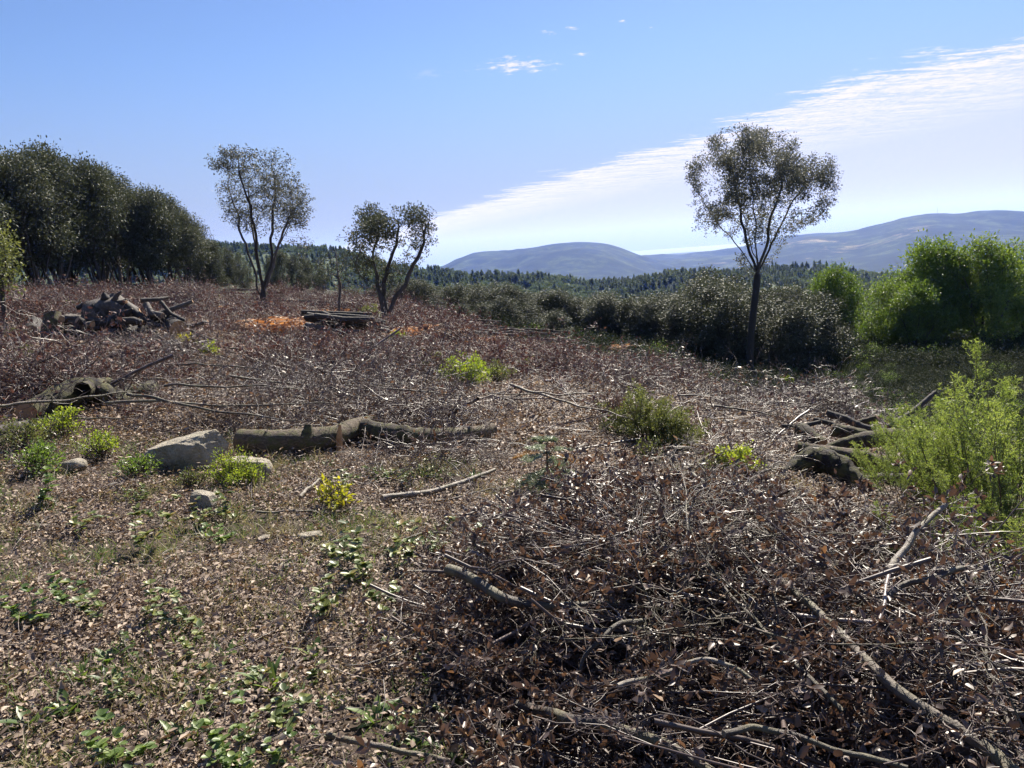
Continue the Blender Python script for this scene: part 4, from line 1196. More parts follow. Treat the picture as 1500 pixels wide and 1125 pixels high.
for i, (px, py, s_, lb) in enumerate(((415, 835, .07, 'flat pale rock on the bare soil left of the brush heap'), (386, 792, .06, 'dark little rock on the soil above the flat pale rock'), (240, 872, .06, 'pale little rock among fallen leaves in the left foreground'), (455, 790, .09, 'dark low rock on the bare soil, nearest the green brambles'))):
    rock('rock', gp(px, py), (s_ * 1.4, s_, s_ * .6), [((0, 0, 1), .6)], lb, 30 + i, i)

# log heap on the left, with a torn stump on top -----------------------------------------------
PG = 'logs of the dark heap below the wood'
HP = lambda px, py, D=20.5: at(px, py, D)
HB = gp(170, 500); HD = float(HB[1])


def hp(px, py, dy=0.0): return at(px, py, HD + dy)


log('log', [hp(262, 483, -.3), hp(246, 470, .7)], [.17, .16], 'log showing a round orange brown sawn end at the right of the dark heap', group=PG, mat='grey_bark', seed=41, sides=16)
log('log', [hp(46, 488, 0), hp(52, 474, .6)], [.15, .14], 'short log with a dark sawn end at the left of the dark heap', group=PG, mat='grey_bark', seed=42, sides=14)
st_ = log('stump', [hp(76, 486, .1), hp(78, 470, .15), hp(77, 459, .2)], [.2, .17, .15], 'short upright mossy stump at the left of the dark heap', 'stump', mat='log_bark', seed=43)
log('stump', [hp(168, 482, .5), hp(164, 462, .55), hp(166, 446, .6), hp(170, 431, .65)], [.36, .30, .2, .06], 'torn stump with a jagged top, highest in the dark heap', 'stump', mat='grey_bark', seed=44, sides=22, amp=.55, knots=16, ends=(0, 0),
    limbs=[([hp(160, 452, .5), hp(154, 436, .4), hp(152, 428, .4)], [.12, .08, .02]), ([hp(178, 448, .5), hp(186, 438, .4)], [.1, .02]), ([hp(150, 470, .3), hp(140, 455, .2), hp(136, 446, .2)], [.13, .08, .02]), ([hp(172, 470, .2), hp(186, 458, .0), hp(194, 452, .0)], [.12, .07, .02]), ([hp(166, 450, .4), hp(170, 434, .3), hp(178, 426, .3)], [.09, .05, .01])])
for i, (a_, b_, r0, r1, lb) in enumerate((
        ((90, 470, .3), (152, 466, .9), .07, .05, 'thin log lying left of the torn stump in the dark heap'),
        ((100, 486, -.1), (150, 478, .5), .09, .07, 'thick log low at the left front of the dark heap'),
        ((112, 452, .8), (152, 450, 1.0), .05, .04, 'thin pale log reaching left from the torn stump'),
        ((176, 492, -.2), (232, 470, .6), .12, .10, 'thick log crossing the middle of the dark heap'),
        ((186, 448, .2), (244, 482, -.1), .07, .05, 'crooked grey log sloping down to the right in the dark heap'),
        ((206, 440, .5), (246, 436, .9), .05, .03, 'thin grey log poking out of the top right of the dark heap'),
        ((214, 446, .2), (238, 462, 0), .07, .06, 'bent pale log just above the sawn orange end'),
        ((236, 442, .3), (272, 470, -.1), .035, .03, 'thin leaning pole above the sawn orange end'),
        ((130, 496, -.3), (196, 490, -.1), .1, .09, 'dark log along the foot of the dark heap'),
        ((190, 500, -.4), (246, 494, -.2), .1, .08, 'low dark log at the right foot of the heap'),
        ((140, 474, .4), (206, 458, .7), .12, .1, 'thick dark log behind the middle of the heap'),
        ((268, 478, .1), (318, 500, -.4), .035, .02, 'thin pole running down to the right from the dark heap'),
        ((274, 490, -.1), (312, 506, -.5), .03, .02, 'lowest thin pole at the right of the dark heap'),
        ((60, 490, -.1), (112, 500, -.2), .07, .06, 'dark log at the left foot of the heap beside the short stump'))):
    p0, p1 = hp(*a_), hp(*b_); md = (p0 + p1) / 2 + rng.normal(0, .06, 3)
    log('log', [p0, md, p1], [r0, (r0 + r1) / 2, r1], lb, group=PG, mat='grey_bark', seed=50 + i, sides=9)

for i in range(26):
    x0 = rng.uniform(60, 270); y0 = rng.uniform(458, 496) + abs(x0 - 170) * .05; a = rng.normal(.1, .5); ln = rng.uniform(28, 74)
    p0, p1 = hp(x0, y0, rng.uniform(-.2, .7)), hp(x0 + ln * math.cos(a), y0 + ln * math.sin(a) * .6, rng.uniform(-.3, .8)); r_ = rng.uniform(.035, .09)
    for q in (p0, p1): q[2] = max(q[2], float(terrain(q[0], q[1])) + r_)
    log('log', [p0, (p0 + p1) / 2 + rng.normal(0, .05, 3), p1], [r_, r_ * .95, r_ * .8], 'dark weathered log buried among the others in the heap below the wood', group=PG, mat='grey_bark', seed=250 + i, sides=8, knots=1)
# low stack of poles in front of the twisted tree
PB = gp(500, 500); PDp = float(PB[1])
for i in range(18):
    t = i / 17; x0 = 432 + 40 * rng.random() + 10 * t; y0 = 470 + 22 * rng.random(); ln = rng.uniform(70, 125); x1 = min(572, x0 + ln); y1 = y0 + rng.uniform(-2, 14)
    d0 = PDp + rng.uniform(-.5, .9); r_ = rng.uniform(.04, .085)
    p0, p1 = at(x0, y0, d0 + .2), at(x1, y1, d0 - .1)
    for q in (p0, p1): q[2] = max(q[2], float(terrain(q[0], q[1])) + r_) + .2
    log('pole', [p0, (p0 + p1) / 2 + rng.normal(0, .04, 3), p1], [r_, r_ * .9, r_ * .75], 'dark cut pole in the low stack before the twisted tree', 'pole', 'poles of the low stack', 'grey_bark', seed=80 + i, sides=7, knots=1)
# poles windrowed on the far slope
for i in range(20):
    x0 = 668 + 110 * rng.random(); y0 = 468 + (x0 - 668) * .14 + rng.uniform(0, 16); q = gp(x0, y0, .3)
    ln = rng.uniform(.9, 2.2); a = rng.normal(.0, .35); d = np.array([math.cos(a), math.sin(a), -.10]) * ln; r_ = rng.uniform(.03, .06)
    q1 = q + d; q1[2] = max(q1[2], float(terrain(q1[0], q1[1])) + .12)
    log('pole', [q, (q + q1) / 2 + rng.normal(0, .04, 3), q1], [r_, r_ * .9, r_ * .7], 'dark cut pole lying in the long flat row on the far slope', 'pole', 'poles of the row on the far slope', 'grey_bark', seed=110 + i, sides=6, knots=0)
for i, (px, py) in enumerate(((345, 424), (370, 430), (300, 428), (410, 440), (240, 430), (130, 432), (455, 446), (60, 436))):
    q = gp(px, py, .25); a = rng.normal(0, .3); ln = rng.uniform(1.5, 3.2); d = np.array([math.cos(a), math.sin(a), .0]) * ln; q1 = q + d; q1[2] = float(terrain(q1[0], q1[1])) + .3
    log('pole', [q, (q + q1) / 2 + rng.normal(0, .08, 3), q1], [.06, .05, .035], 'dark cut pole lying along the foot of the dense wood', 'pole', 'poles along the foot of the wood', 'grey_bark', seed=140 + i, sides=6, knots=0)

# logs on the right: one forked stump end and the stems behind it
def rl(px, py, D): return at(px, py, D)


RB = float(gp(1250, 716)[1])
log('log', [rl(1135, 704, RB + .15), rl(1165, 688, RB + .2), rl(1195, 668, RB + .28), rl(1222, 680, RB + .12), rl(1252, 704, RB - .05), rl(1300, 735, RB - .3)], [.05, .09, .125, .11, .09, .07], 'angular forked trunk with moss, in front of the right hand logs', 'log', seed=161, amp=.2, knots=5, ends=(0, 0), sides=16)
G2 = 'logs lying together on the right'
for i, (pts, rr, lb, kw) in enumerate((
        ([(1166, 655, .7), (1200, 662, .68), (1250, 670, .62), (1290, 680, .58), (1292, 681, .58)], [.07, .085, .10, .10, .10], 'thick mottled log ending in a round collar, behind the angular trunk', {}),
        ([(1291, 682, .56), (1330, 688, .5), (1385, 694, .42)], [.085, .08, .06], 'sunlit log continuing right from the round collar into the heath', {}),
        ([(1200, 660, 1.0), (1230, 650, 1.05), (1265, 645, 1.05), (1300, 640, 1.1), (1330, 638, 1.1)], [.035, .06, .1, .11, .08], 'bent thick log above the collared log', {}),
        ([(1172, 628, 1.5), (1185, 638, 1.35), (1203, 652, 1.2)], [.09, .1, .1], 'stubby grey log at the upper left of the right hand logs', {}),
        ([(1218, 630, 1.6), (1245, 634, 1.55), (1272, 640, 1.5)], [.08, .09, .08], 'short brown log between the stubby log and the bent log', {}),
        ([(1245, 706, .25), (1290, 702, .25), (1345, 702, .2)], [.05, .065, .06], 'low log with a pale brown broken patch under the collared log', {'mat': 'grey_bark'}),
        ([(1145, 624, 1.5), (1175, 624, 1.5), (1202, 618, 1.5)], [.025, .03, .03], 'thin pale pole at the left end of the right hand logs', {'mat': 'grey_bark'}),
        ([(1192, 614, 1.8), (1215, 620, 1.7), (1240, 632, 1.6), (1268, 640, 1.45)], [.03, .035, .04, .035], 'thin crooked pole sloping across the back logs', {'mat': 'grey_bark'}),
        ([(1210, 605, 2.1), (1240, 614, 2.0), (1258, 624, 1.9), (1295, 634, 1.8)], [.05, .05, .05, .04], 'brown crooked pole lying farthest back of the right hand logs', {'mat': 'grey_bark'}),
        ([(1262, 620, 2.2), (1285, 612, 2.1)], [.06, .05], 'short brown log at the upper right of the right hand logs', {}),
        ([(1300, 625, 1.6), (1335, 605, 1.7), (1370, 575, 1.8)], [.03, .035, .03], 'sunlit leaning pole inside the heath shrubs', {'mat': 'grey_bark'}),
        ([(1430, 680, .8), (1500, 690, .7)], [.05, .05], 'log at the right border behind the heath shoots', {}))):
    log('log', [rl(x, y, RB + d) for x, y, d in pts], [q * .85 for q in rr], lb, group=G2, seed=170 + i, sides=20, **kw)


# single thick branches that stand out of the near heap --------------------------------------------
def near_branch(pts, r0, r1, label, seed, mat='branch', side=10, leaves=.6, twigs=5, amp=.12, tl=.22, world=False, group='thick branches in the near heap'):
    """pts: (px, py, height above ground)"""
    r2 = np.random.default_rng(seed)
    pp = np.array(pts) if world else np.array([gp(px, py, h + (.17 if h > .14 else 0)) for px, py, h in pts]); base = pp.mean(0); rr = np.linspace(r0, r1, len(pp)) * .85
    t_ = np.linspace(0, 1, len(pp)); tf = np.linspace(0, 1, 26); w_ = np.cumsum(r2.normal(0, .0045 if side > 8 else .008, (26, 3)), 0); w_ -= w_[0] + (w_[-1] - w_[0]) * tf[:, None]
    pp = np.stack([np.interp(tf, t_, pp[:, k]) for k in range(3)], -1) + w_; rr = np.interp(tf, t_, rr)
    V, Q, cp, cr = rough_tube(pp, rr, side, amp, seed, 6)
    g = Geo(); g.add(V.reshape(-1, 3) - base, Q, 0, r2.random())
    for k in (0, -1):
        c0 = V[k].mean(0); g.add(np.concatenate([V[k], [c0]]) - base, [[i, (i + 1) % side, side] for i in range(side)], 0, .95)
    o = obj('fallen_branch', g.mesh('fallen_branch', [MT[mat]]), base); tag(o, label, 'branch', group)
    if twigs:
        P, Rr = grow_children(cp[None], cr[None] * .45, twigs, tl, (.4, .9), 6, .25, r2, .3)
        P2, R2 = grow_children(P, Rr, 3, .5, (.4, 1.0), 4, .3, r2); gt = Geo()
        for q, w_, sd in ((P, Rr, 5), (P2, R2, 4)):
            V, Q = tubes(q, np.maximum(w_, .0015), sd); gt.add(V.reshape(-1, 3) - base, Q, 0, .6)
        nl = int(len(P2) * leaves); k = r2.integers(0, len(P2), nl); pos = P2[k, -1] - base
        for q in range(2):
            mk = np.arange(nl) % 2 == q; stamp(gt, leaf8(.3, .5, .2), pos[mk], rdir(mk.sum()), rdir(mk.sum()), .05, .026, 1)
        t_ = obj('twig', gt.mesh('twig', [MT['twig'], MT['slash_leaf']]), (0, 0, 0), o); t_['kind'] = 'stuff'
    return o


NB = [([(657, 834, .17), (700, 852, .2), (750, 876, .2), (820, 886, .2), (880, 884, .22), (960, 886, .24), (1040, 880, .24)], .030, .014, 'thick sawn branch curving right across the left side of the near heap'),
      ([(845, 888, .16), (890, 908, .16), (950, 924, .18), (1010, 930, .2), (1080, 952, .2)], .024, .014, 'second thick branch just under the curving sawn branch'),
      ([(705, 1027, .1), (770, 1036, .14), (840, 1050, .16), (900, 1066, .18), (960, 1080, .2), (1010, 1100, .2), (1050, 1135, .2)], .024, .015, 'pale branch curving to the bottom edge in front of the heap'),
      ([(1118, 826, .36), (1160, 866, .38), (1210, 905, .38), (1265, 960, .36), (1310, 1000, .36), (1370, 1046, .34), (1440, 1090, .32), (1490, 1135, .3)], .016, .022, 'long straight pole slanting down right across the heap'),
      ([(1228, 928, .22), (1280, 968, .22), (1340, 1022, .2), (1390, 1075, .18), (1440, 1140, .16)], .05, .055, 'thickest bare stem slanting to the bottom right corner under the pole'),
      ([(1090, 780, .34), (1120, 822, .32), (1165, 875, .3), (1215, 925, .28)], .022, .02, 'dark branch behind the upper end of the long pole'),
      ([(1190, 840, .3), (1232, 862, .3), (1280, 900, .28)], .03, .022, 'stubby mid heap branch right of the long pole'),
      ([(1345, 888, .26), (1400, 920, .24), (1450, 960, .22), (1520, 1000, .2)], .026, .03, 'dark branch slanting to the right border'),
      ([(1290, 890, .24), (1350, 940, .22), (1410, 985, .2), (1500, 1030, .2)], .02, .03, 'mottled branch just below the dark right border branch'),
      ([(1060, 1075, .3), (1105, 1060, .3), (1160, 1066, .3), (1220, 1090, .3), (1330, 1125, .3)], .012, .008, 'thin pale branch looping along the bottom of the heap'),
      ([(905, 1005, .26), (975, 985, .28), (1040, 965, .3), (1100, 995, .3)], .011, .008, 'thin grey branch arching over the middle of the heap'),
      ([(940, 910, .3), (905, 925, .3), (870, 960, .25), (850, 985, .2)], .012, .008, 'short forked branch hanging under the curving sawn branch'),
      ([(1300, 835, .5), (1335, 805, .55), (1350, 780, .6), (1385, 740, .66)], .016, .012, 'dark leaning branch rising toward the heath shrubs'),
      ([(1300, 880, .4), (1330, 858, .45), (1365, 848, .5), (1410, 832, .5)], .014, .012, 'dark crooked branch below the leaning one'),
      ([(480, 1075, .05), (530, 1090, .06), (590, 1105, .07), (660, 1115, .08)], .013, .01, 'thin brown branch lying on the litter at the bottom edge'),
      ([(640, 772, .06), (680, 752, .07), (722, 738, .09)], .014, .008, 'dark thin branch on the bare soil left of the little fir'),
      ([(440, 728, .05), (458, 712, .05), (474, 698, .06)], .016, .012, 'short straight stick lying on the bare soil'),
      ([(1010, 690, .35), (1060, 728, .34), (1110, 760, .34), (1160, 800, .34)], .012, .014, 'thin branch running down along the back of the heap'),
      ([(560, 730, .05), (620, 722, .06), (690, 700, .08), (725, 688, .1)], .03, .016, 'mossy branch lying before the little fir'),
      ([(1000, 850, .34), (1040, 800, .36), (1100, 740, .36)], .012, .007, 'thin pale branch pointing away over the heap')]
for i, (pts, r0, r1, lb) in enumerate(NB): near_branch(pts, r0, r1, lb, 700 + i, twigs=0 if i in (14, 16) else (3 if i in (4, 15, 18) else 6))


# thinner bare branches lying on the slash farther out
for i in range(44):
    px, py = (rng.uniform(60, 1180), rng.uniform(515, 640)) if i < 34 else (rng.uniform(430, 720), rng.uniform(690, 800))
    q = gp(px, py, .0)
    if edge_s(q[0], q[1]) > 0: continue
    a = rng.normal(.15, .7); ln = rng.uniform(.8, 2.2) if i < 34 else rng.uniform(.3, .8); hh = (.14 + .22 * rng.random()) if i < 34 else .04
    pp = []
    for t in np.linspace(-.5, .5, 5):
        x, y = q[0] + math.cos(a) * ln * t, q[1] + math.sin(a) * ln * t; pp.append([x, y, float(terrain(x, y)) + hh])
    near_branch(pp, rng.uniform(.012, .024) if i < 34 else .011, .006, 'thin pale bare branch lying loose on top of the felled brush' if i < 34 else 'small bare stick lying on the soil between boulder and near heap', 760 + i, twigs=7 if i < 34 else 2, leaves=0, tl=.4, world=True, group='loose bare branches on the brush' if i < 34 else 'sticks on the bare soil', side=7)


# ------------------------------------------------------------------ shrubs, ferns, sapling, weeds
def leafy_shrub(base, R, H, nleaf, L, mat, label, seed, cat='shrub', group=None, stems=30, lw=.5, shell=.6, name='shrub'):
    R, H, nleaf = R * 1.1, H * 1.3, int(nleaf * 1.5)
    r2 = np.random.default_rng(seed); e = empty(name, base); tag(e, label, cat, group); keep_off(base, R * .8 + .15, .2 + base[1] * .1)
    a = r2.uniform(0, 6.28, stems); tl = r2.uniform(.15, 1.15, stems)
    d = nrm(np.stack([np.cos(a) * np.sin(tl), np.sin(a) * np.sin(tl), np.cos(tl)], -1))
    ln = 1.0 / np.sqrt((d[:, 0] ** 2 + d[:, 1] ** 2) / R ** 2 + d[:, 2] ** 2 / H ** 2) * r2.uniform(.75, 1.08, stems)
    P, Rr = walk(np.zeros((stems, 3)) + r2.normal(0, .03, (stems, 3)) * [1, 1, 0], d, ln, np.full(stems, .004 + .006 * H), 8, .12, r2)
    P2, R2 = grow_children(P, Rr, 7, .38, (.3, .8), 5, .2, r2, .3)
    g = Geo()
    for q, w_, sd in ((P, Rr, 4), (P2, R2, 3)):
        V, Q = tubes(q, np.maximum(w_, .0012), sd); g.add(V, Q)
    obj('stem', g.mesh('stem', [MT['twig']]), (0, 0, 0), e)
    k = r2.integers(0, len(P2), nleaf); j = r2.integers(1, 5, nleaf); pos = P2[k, j] + r2.normal(0, .018, (nleaf, 3))
    pos[:, 2] = np.maximum(pos[:, 2], .0)
    dd = nrm(nrm(P2[k, j] - P2[k, j - 1]) + r2.normal(0, .7, (nleaf, 3)))
    ll = L * r2.uniform(.5, 1.3, nleaf); gf = Geo()
    hue = np.clip(r2.random(len(P2))[k] * .5 + r2.random(nleaf) * .5, 0, 1)
    stamp(gf, LEAF4, pos, dd, rdir(nleaf) + [0, 0, .5], ll, ll * lw, 0, hue)
    obj('foliage', gf.mesh('foliage', [MT[mat]], False), (0, 0, 0), e)
    return e


for i, (px, py, R, H, nl, L, mt, lb) in enumerate((
        (682, 566, .38, .42, 2600, .035, 'lime_leaf', 'bright yellow green bush in the middle of the felled slope'),
        (728, 562, .3, .26, 900, .035, 'olive_leaf', 'dull green low bush touching the bright yellow green one'),
        (632, 550, .3, .28, 700, .035, 'olive_leaf', 'faint olive bush left of the bright yellow green one'),
        (774, 545, .22, .2, 500, .035, 'lime_leaf', 'small bright bush right of the bright yellow green one'),
        (107, 462, .55, .34, 1400, .06, 'lime_leaf', 'bright yellow green bush behind the dark log heap'),
        (310, 522, .16, .2, 260, .05, 'lime_leaf', 'tiny bright green sprout below the right foot of the log heap'),
        (272, 508, .18, .2, 260, .05, 'yellow_leaf', 'tiny pale orange green sprout at the right foot of the log heap'),
        (655, 508, .2, .18, 300, .055, 'weed_leaf', 'small fresh green bush in the orange bracken on the slope'),
        (540, 476, .6, .55, 1500, .06, 'olive_leaf', 'loose yellow green bush between the low pole stack and the twisted tree'),
        (582, 500, .3, .16, 500, .05, 'lime_leaf', 'flat bright bush at the right end of the low pole stack'),
        (945, 648, .42, .48, 7000, .024, 'olive_leaf', 'large olive green heath bush in the middle right of the brush'),
        (985, 660, .32, .36, 4200, .024, 'olive_leaf', 'rounded right half of the olive bush, browner green'),
        (900, 628, .35, .32, 1300, .03, 'slash_leaf', 'brown withered bush left of the large olive bush'),
        (1155, 566, .36, .28, 900, .05, 'lime_leaf', 'fresh light green bush at the crest right of the brush'),
        (1085, 700, .26, .24, 700, .034, 'lime_leaf', 'pale yellow green sprig bush at the back of the near heap'),
        (1050, 694, .18, .16, 300, .03, 'olive_leaf', 'small dull sprig left of the pale yellow green sprig bush'),
        (955, 678, .1, .22, 260, .026, 'olive_leaf', 'narrow upright sprig under the large olive bush'),
        (495, 742, .11, .16, 120, .05, 'yellow_leaf', 'bright yellow leaved seedling on the bare soil'),
        (340, 708, .15, .24, 1500, .018, 'lime_leaf', 'yellow green heath sprig growing over the dark rock'),
        (374, 708, .07, .17, 500, .018, 'lime_leaf', 'narrow heath sprig at the right side of the dark rock'),
        (205, 700, .2, .14, 500, .026, 'weed_leaf', 'low weeds hugging the left foot of the boulder'),
        (285, 712, .12, .1, 260, .024, 'olive_leaf', 'low weeds hugging the right foot of the boulder'),
        (95, 640, .28, .2, 700, .028, 'lime_leaf', 'low bright weeds in front of the fallen mossy trunk'),
        (40, 655, .3, .18, 600, .028, 'olive_leaf', 'low green weeds at the left border before the mossy trunk'),
        (60, 690, .35, .16, 900, .026, 'weed_leaf', 'spreading green weeds left of the boulder'),
        (150, 668, .25, .16, 500, .026, 'lime_leaf', 'pale weeds between the mossy trunk and the boulder'),
        (960, 520, .28, .75, 700, .05, 'oak_leaf_dry', 'thin upright brownish shrub on the crest before the tree line'),
        (1110, 556, .2, .42, 260, .05, 'slash_leaf', 'thin dry brown sapling on the crest under the tall lone tree'),
        (1255, 600, .5, .4, 1800, .045, 'slash_leaf', 'heap of withered brown foliage on the crest beside the heath'),
        (985, 455, .5, 1.5, 1500, .07, 'oak_leaf', 'dark upright shrub at the left of the tall lone tree'),
        (325, 448, .3, .3, 400, .06, 'olive_leaf', 'small yellowish bush left of the multi-stemmed lone tree'),
        (18, 500, .3, .22, 400, .05, 'olive_leaf', 'small dull green bush at the left of the dark heap'),
        (20, 545, .35, .3, 700, .05, 'olive_leaf', 'pale olive bush at the left border above the mossy trunk'))):
    leafy_shrub(gp(px, py, .02), R, H, nl, L, MT and mt, lb, 800 + i)


def bracken(base, R, H, n, label, seed):
    r2 = np.random.default_rng(seed); keep_off(base, R * 1.0 + .15, .3 + base[1] * .12); e = empty('bracken', base); tag(e, label, 'fern', 'dry orange bracken clumps')
    n = int(n * 1.5); H = H * 1.6; R = R * 1.7
    for f in range(n):
        g = Geo(); a = r2.uniform(0, 6.28); d = nrm(np.array([[math.cos(a) * .7, math.sin(a) * .7, 1.]])); L = H * r2.uniform(.8, 1.5)
        off = np.array([[r2.normal(0, R * .5), r2.normal(0, R * .5), 0]])
        m_ = 14; t = np.linspace(0, 1, m_)[:, None]
        P = off + d * t * L + np.array([[math.cos(a) * .5, math.sin(a) * .5, -.55]]) * (t ** 2.2) * L * .7
        V, Q = tubes(P[None], np.linspace(.004, .001, m_)[None], 3); g.add(V, Q)
        T = nrm(np.gradient(P, axis=0)); sd = nrm(np.cross(T, [0, 0, 1.]))
        for s_ in (-1, 1):
            q = slice(3, m_); ln = L * .34 * np.sin(np.linspace(.6, 3.0, m_ - 3)) * r2.uniform(.7, 1.2, m_ - 3)
            stamp(g, LEAF4, P[q], nrm(sd[q] * s_ + T[q] * .4), np.tile([0, 0, 1.], (m_ - 3, 1)) + r2.normal(0, .4, (m_ - 3, 3)), ln, L * .05, 0)
        obj('frond', g.mesh('frond', [MT['fern']], False), (0, 0, 0), e)


for i, (px, py, R, H, n, lb) in enumerate((
        (415, 492, .35, .45, 26, 'bright orange dry bracken left of the low pole stack'), (450, 468, .3, .3, 14, 'orange dry bracken behind the low pole stack'),
        (478, 466, .35, .28, 14, 'faded orange bracken at the foot of the thin young tree'), (325, 458, .22, .22, 10, 'small orange bracken patch left of the multi-stemmed tree'),
        (600, 498, .45, .3, 22, 'reddish bracken right of the low pole stack'), (650, 500, .45, .32, 22, 'orange bracken around the small fresh green bush'),
        (690, 512, .4, .28, 16, 'orange bracken farthest right on the mid slope'), (860, 505, .3, .34, 14, 'rusty bracken tuft on the crest, left one of the pair'),
        (890, 520, .45, .34, 24, 'orange bracken spread along the crest before the dark trees'), (840, 530, .3, .2, 8, 'thin rusty bracken below the pair on the crest'))):
    bracken(gp(px, py, .05), R, H, n, lb, 900 + i)


# little silver fir
def sapling(base, label):
    r2 = np.random.default_rng(77); e = empty('fir_sapling', base); tag(e, label, 'young fir')
    V, Q = tubes(np.array([[[0, 0, 0], [.01, 0, .25], [.015, 0, .44]]]), np.array([[.012, .009, .004]]), 7)
    g = Geo(); g.add(V, Q); obj('stem', g.mesh('stem', [MT['twig']]), (0, 0, 0), e)
    for w_, (z, L, nb, dr) in enumerate(((.12, .30, 5, -.35), (.22, .34, 6, -.3), (.33, .30, 6, -.05), (.42, .12, 4, .5))):
        a0 = r2.uniform(0, 6.28)
        for k in range(nb):
            a = a0 + k * 6.28 / nb + r2.normal(0, .15); dv = nrm(np.array([math.cos(a), math.sin(a), dr + r2.normal(0, .12)]))
            g = Geo(); m_ = 10; P = np.array([0.01, 0, z]) + dv * np.linspace(0, 1, m_)[:, None] * L * r2.uniform(.75, 1.1) + np.array([0, 0, -.05]) * (np.linspace(0, 1, m_)[:, None] ** 2)
            V, Q = tubes(P[None], np.linspace(.004, .0015, m_)[None], 4); g.add(V, Q, 1)
            sd = nrm(np.cross(dv, [0, 0, 1.])); paths = [P]
            for sgn in (-1, 1):
                for j in (3, 4, 5, 6, 7):
                    q = P[j] + nrm(dv + sd * sgn * 1.1) * np.linspace(0, 1, 7)[:, None] * L * .42 * (1 - j / 13); paths.append(q)
                    V, Q = tubes(q[None], np.full((1, 7), .0016), 3); g.add(V, Q, 1)
            for q in paths:
                c_ = np.repeat(q, 12, 0); n_ = len(c_); tt = nrm(q[-1] - q[0])
                dd = nrm(tt * .5 + nrm(np.cross(tt, [0, 0, 1.])) * np.where(np.arange(n_) % 2, 1, -1)[:, None] + r2.normal(0, .25, (n_, 3)) + [0, 0, .25])
                stamp(g, NEEDLE, c_ + r2.normal(0, .003, c_.shape), dd, rdir(n_), .026 * r2.uniform(.7, 1.2, n_), .0045, 0, r2.random(n_))
            dry = w_ == 2 and k in (0, 3)
            obj('bough', g.mesh('bough', [MT['dry_fir' if dry else 'fir'], MT['twig']], False), (0, 0, 0), e)


keep_off(gp(803, 722), .42, .5)
sapling(gp(803, 724), 'little silvery fir with drooping boughs on the bare soil behind the near heap')


# heath on the right: plumes of tiny needles
def heath_shoot(seed, L=.6, r=.005, n1=22):
    r2 = np.random.default_rng(seed); g = Geo()
    P0, R0 = walk(np.zeros((1, 3)), np.array([[r2.normal(0, .12), r2.normal(0, .12), 1.]]), np.array([L]), np.array([r]), 10, .08, r2, .3)
    P1, R1 = grow_children(P0, R0, n1, .30, (.3, .6), 6, .12, r2, .12); P1[..., 2] += np.linspace(0, .03, 6)[None]
    P2, R2 = grow_children(P1, R1, 3, .45, (.4, .8), 4, .12, r2, .15)
    for q, w_, sd in ((P0, R0, 5), (P1, R1 * .6, 3), (P2, R2 * .5, 3)):
        V, Q = tubes(q, np.maximum(w_, .0008), sd); g.add(V, Q, 1)
    allp = [];
    for q, rep in ((P1, 4), (P2, 5)):
        a, b_ = q[:, :-1], q[:, 1:]
        for k in range(rep):
            t = r2.random(a.shape[:2])[..., None]; allp.append(np.concatenate([(a + (b_ - a) * t).reshape(-1, 3), nrm(b_ - a).reshape(-1, 3)], 1))
    A = np.concatenate(allp); n = len(A)
    dd = nrm(A[:, 3:] * .7 + r2.normal(0, .6, (n, 3)))
    stamp(g, NEEDLE, A[:, :3], dd, rdir(n), .017 * r2.uniform(.6, 1.3, n), .0042, 0, np.clip(r2.random(n) * .6 + .4 * (A[:, 2] / L), 0, 1))
    return g.mesh('shoot', [MT['heath'], MT['twig']], False)


SH = [heath_shoot(950 + i, .55 + .06 * i) for i in range(5)]


def heath(base, R, H, n, label, seed, lean=(0, 0)):
    r2 = np.random.default_rng(seed); e = empty('heath_shrub', base); tag(e, label, 'heath shrub')
    for i in range(n):
        a = r2.uniform(0, 6.28); rr = R * math.sqrt(r2.random()); tl = .12 + .5 * rr / R
        x, y = math.cos(a) * rr, math.sin(a) * rr
        wx, wy = base[0] + x, base[1] + y
        o = bpy.data.objects.new('shoot', SH[i % 5]); COL.objects.link(o); o.parent = e
        z = float(terrain(wx, wy)) - base[2] + r2.uniform(0, .35) * H * (1 - rr / R * .8)
        o.location = (x, y, z); d = Vector((math.cos(a) * tl * .75 + lean[0], math.sin(a) * tl * .75 + lean[1], 1.0))
        q = d.to_track_quat('Z', 'Y') @ Quaternion((0, 0, 1), r2.uniform(0, 6.28)); o.rotation_mode = 'QUATERNION'; o.rotation_quaternion = q
        s_ = H / .75 * r2.uniform(.45, 1.2) * (1 - .3 * rr / R); o.scale = (s_, s_, s_)


def hb(px, py, D):
    q = at(px, py, D); q[2] = float(terrain(q[0], q[1])); return q


heath(hb(1462, 660, 5.6), .45, 1.05, 54, 'tall light green heath shrub with feathery plumes at the right', 961)
heath(hb(1412, 600, 6.6), .44, .95, 36, 'feathery heath shrub left of the tall plumes, above the right logs', 962)
heath(hb(1530, 640, 5.2), .55, 1.3, 60, 'highest heath shrub cut by the right border', 963)
heath(hb(1352, 640, 6.1), .36, .72, 34, 'loose light green heath shrub just above the sunlit log', 968)
heath(hb(1478, 720, 4.6), .42, .62, 44, 'lower bushy heath in front of the tall plumes', 964)
heath(hb(1475, 850, 3.6), .28, .55, 44, 'nearest bright heath tuft at the right border', 965, (-.1, 0))
heath(hb(1392, 700, 4.95), .18, .36, 16, 'small heath tuft hanging over the sunlit log', 966)
heath(hb(1330, 845, 3.75), .2, .45, 16, 'thin heath sprig within the brush heap near the right border', 967)


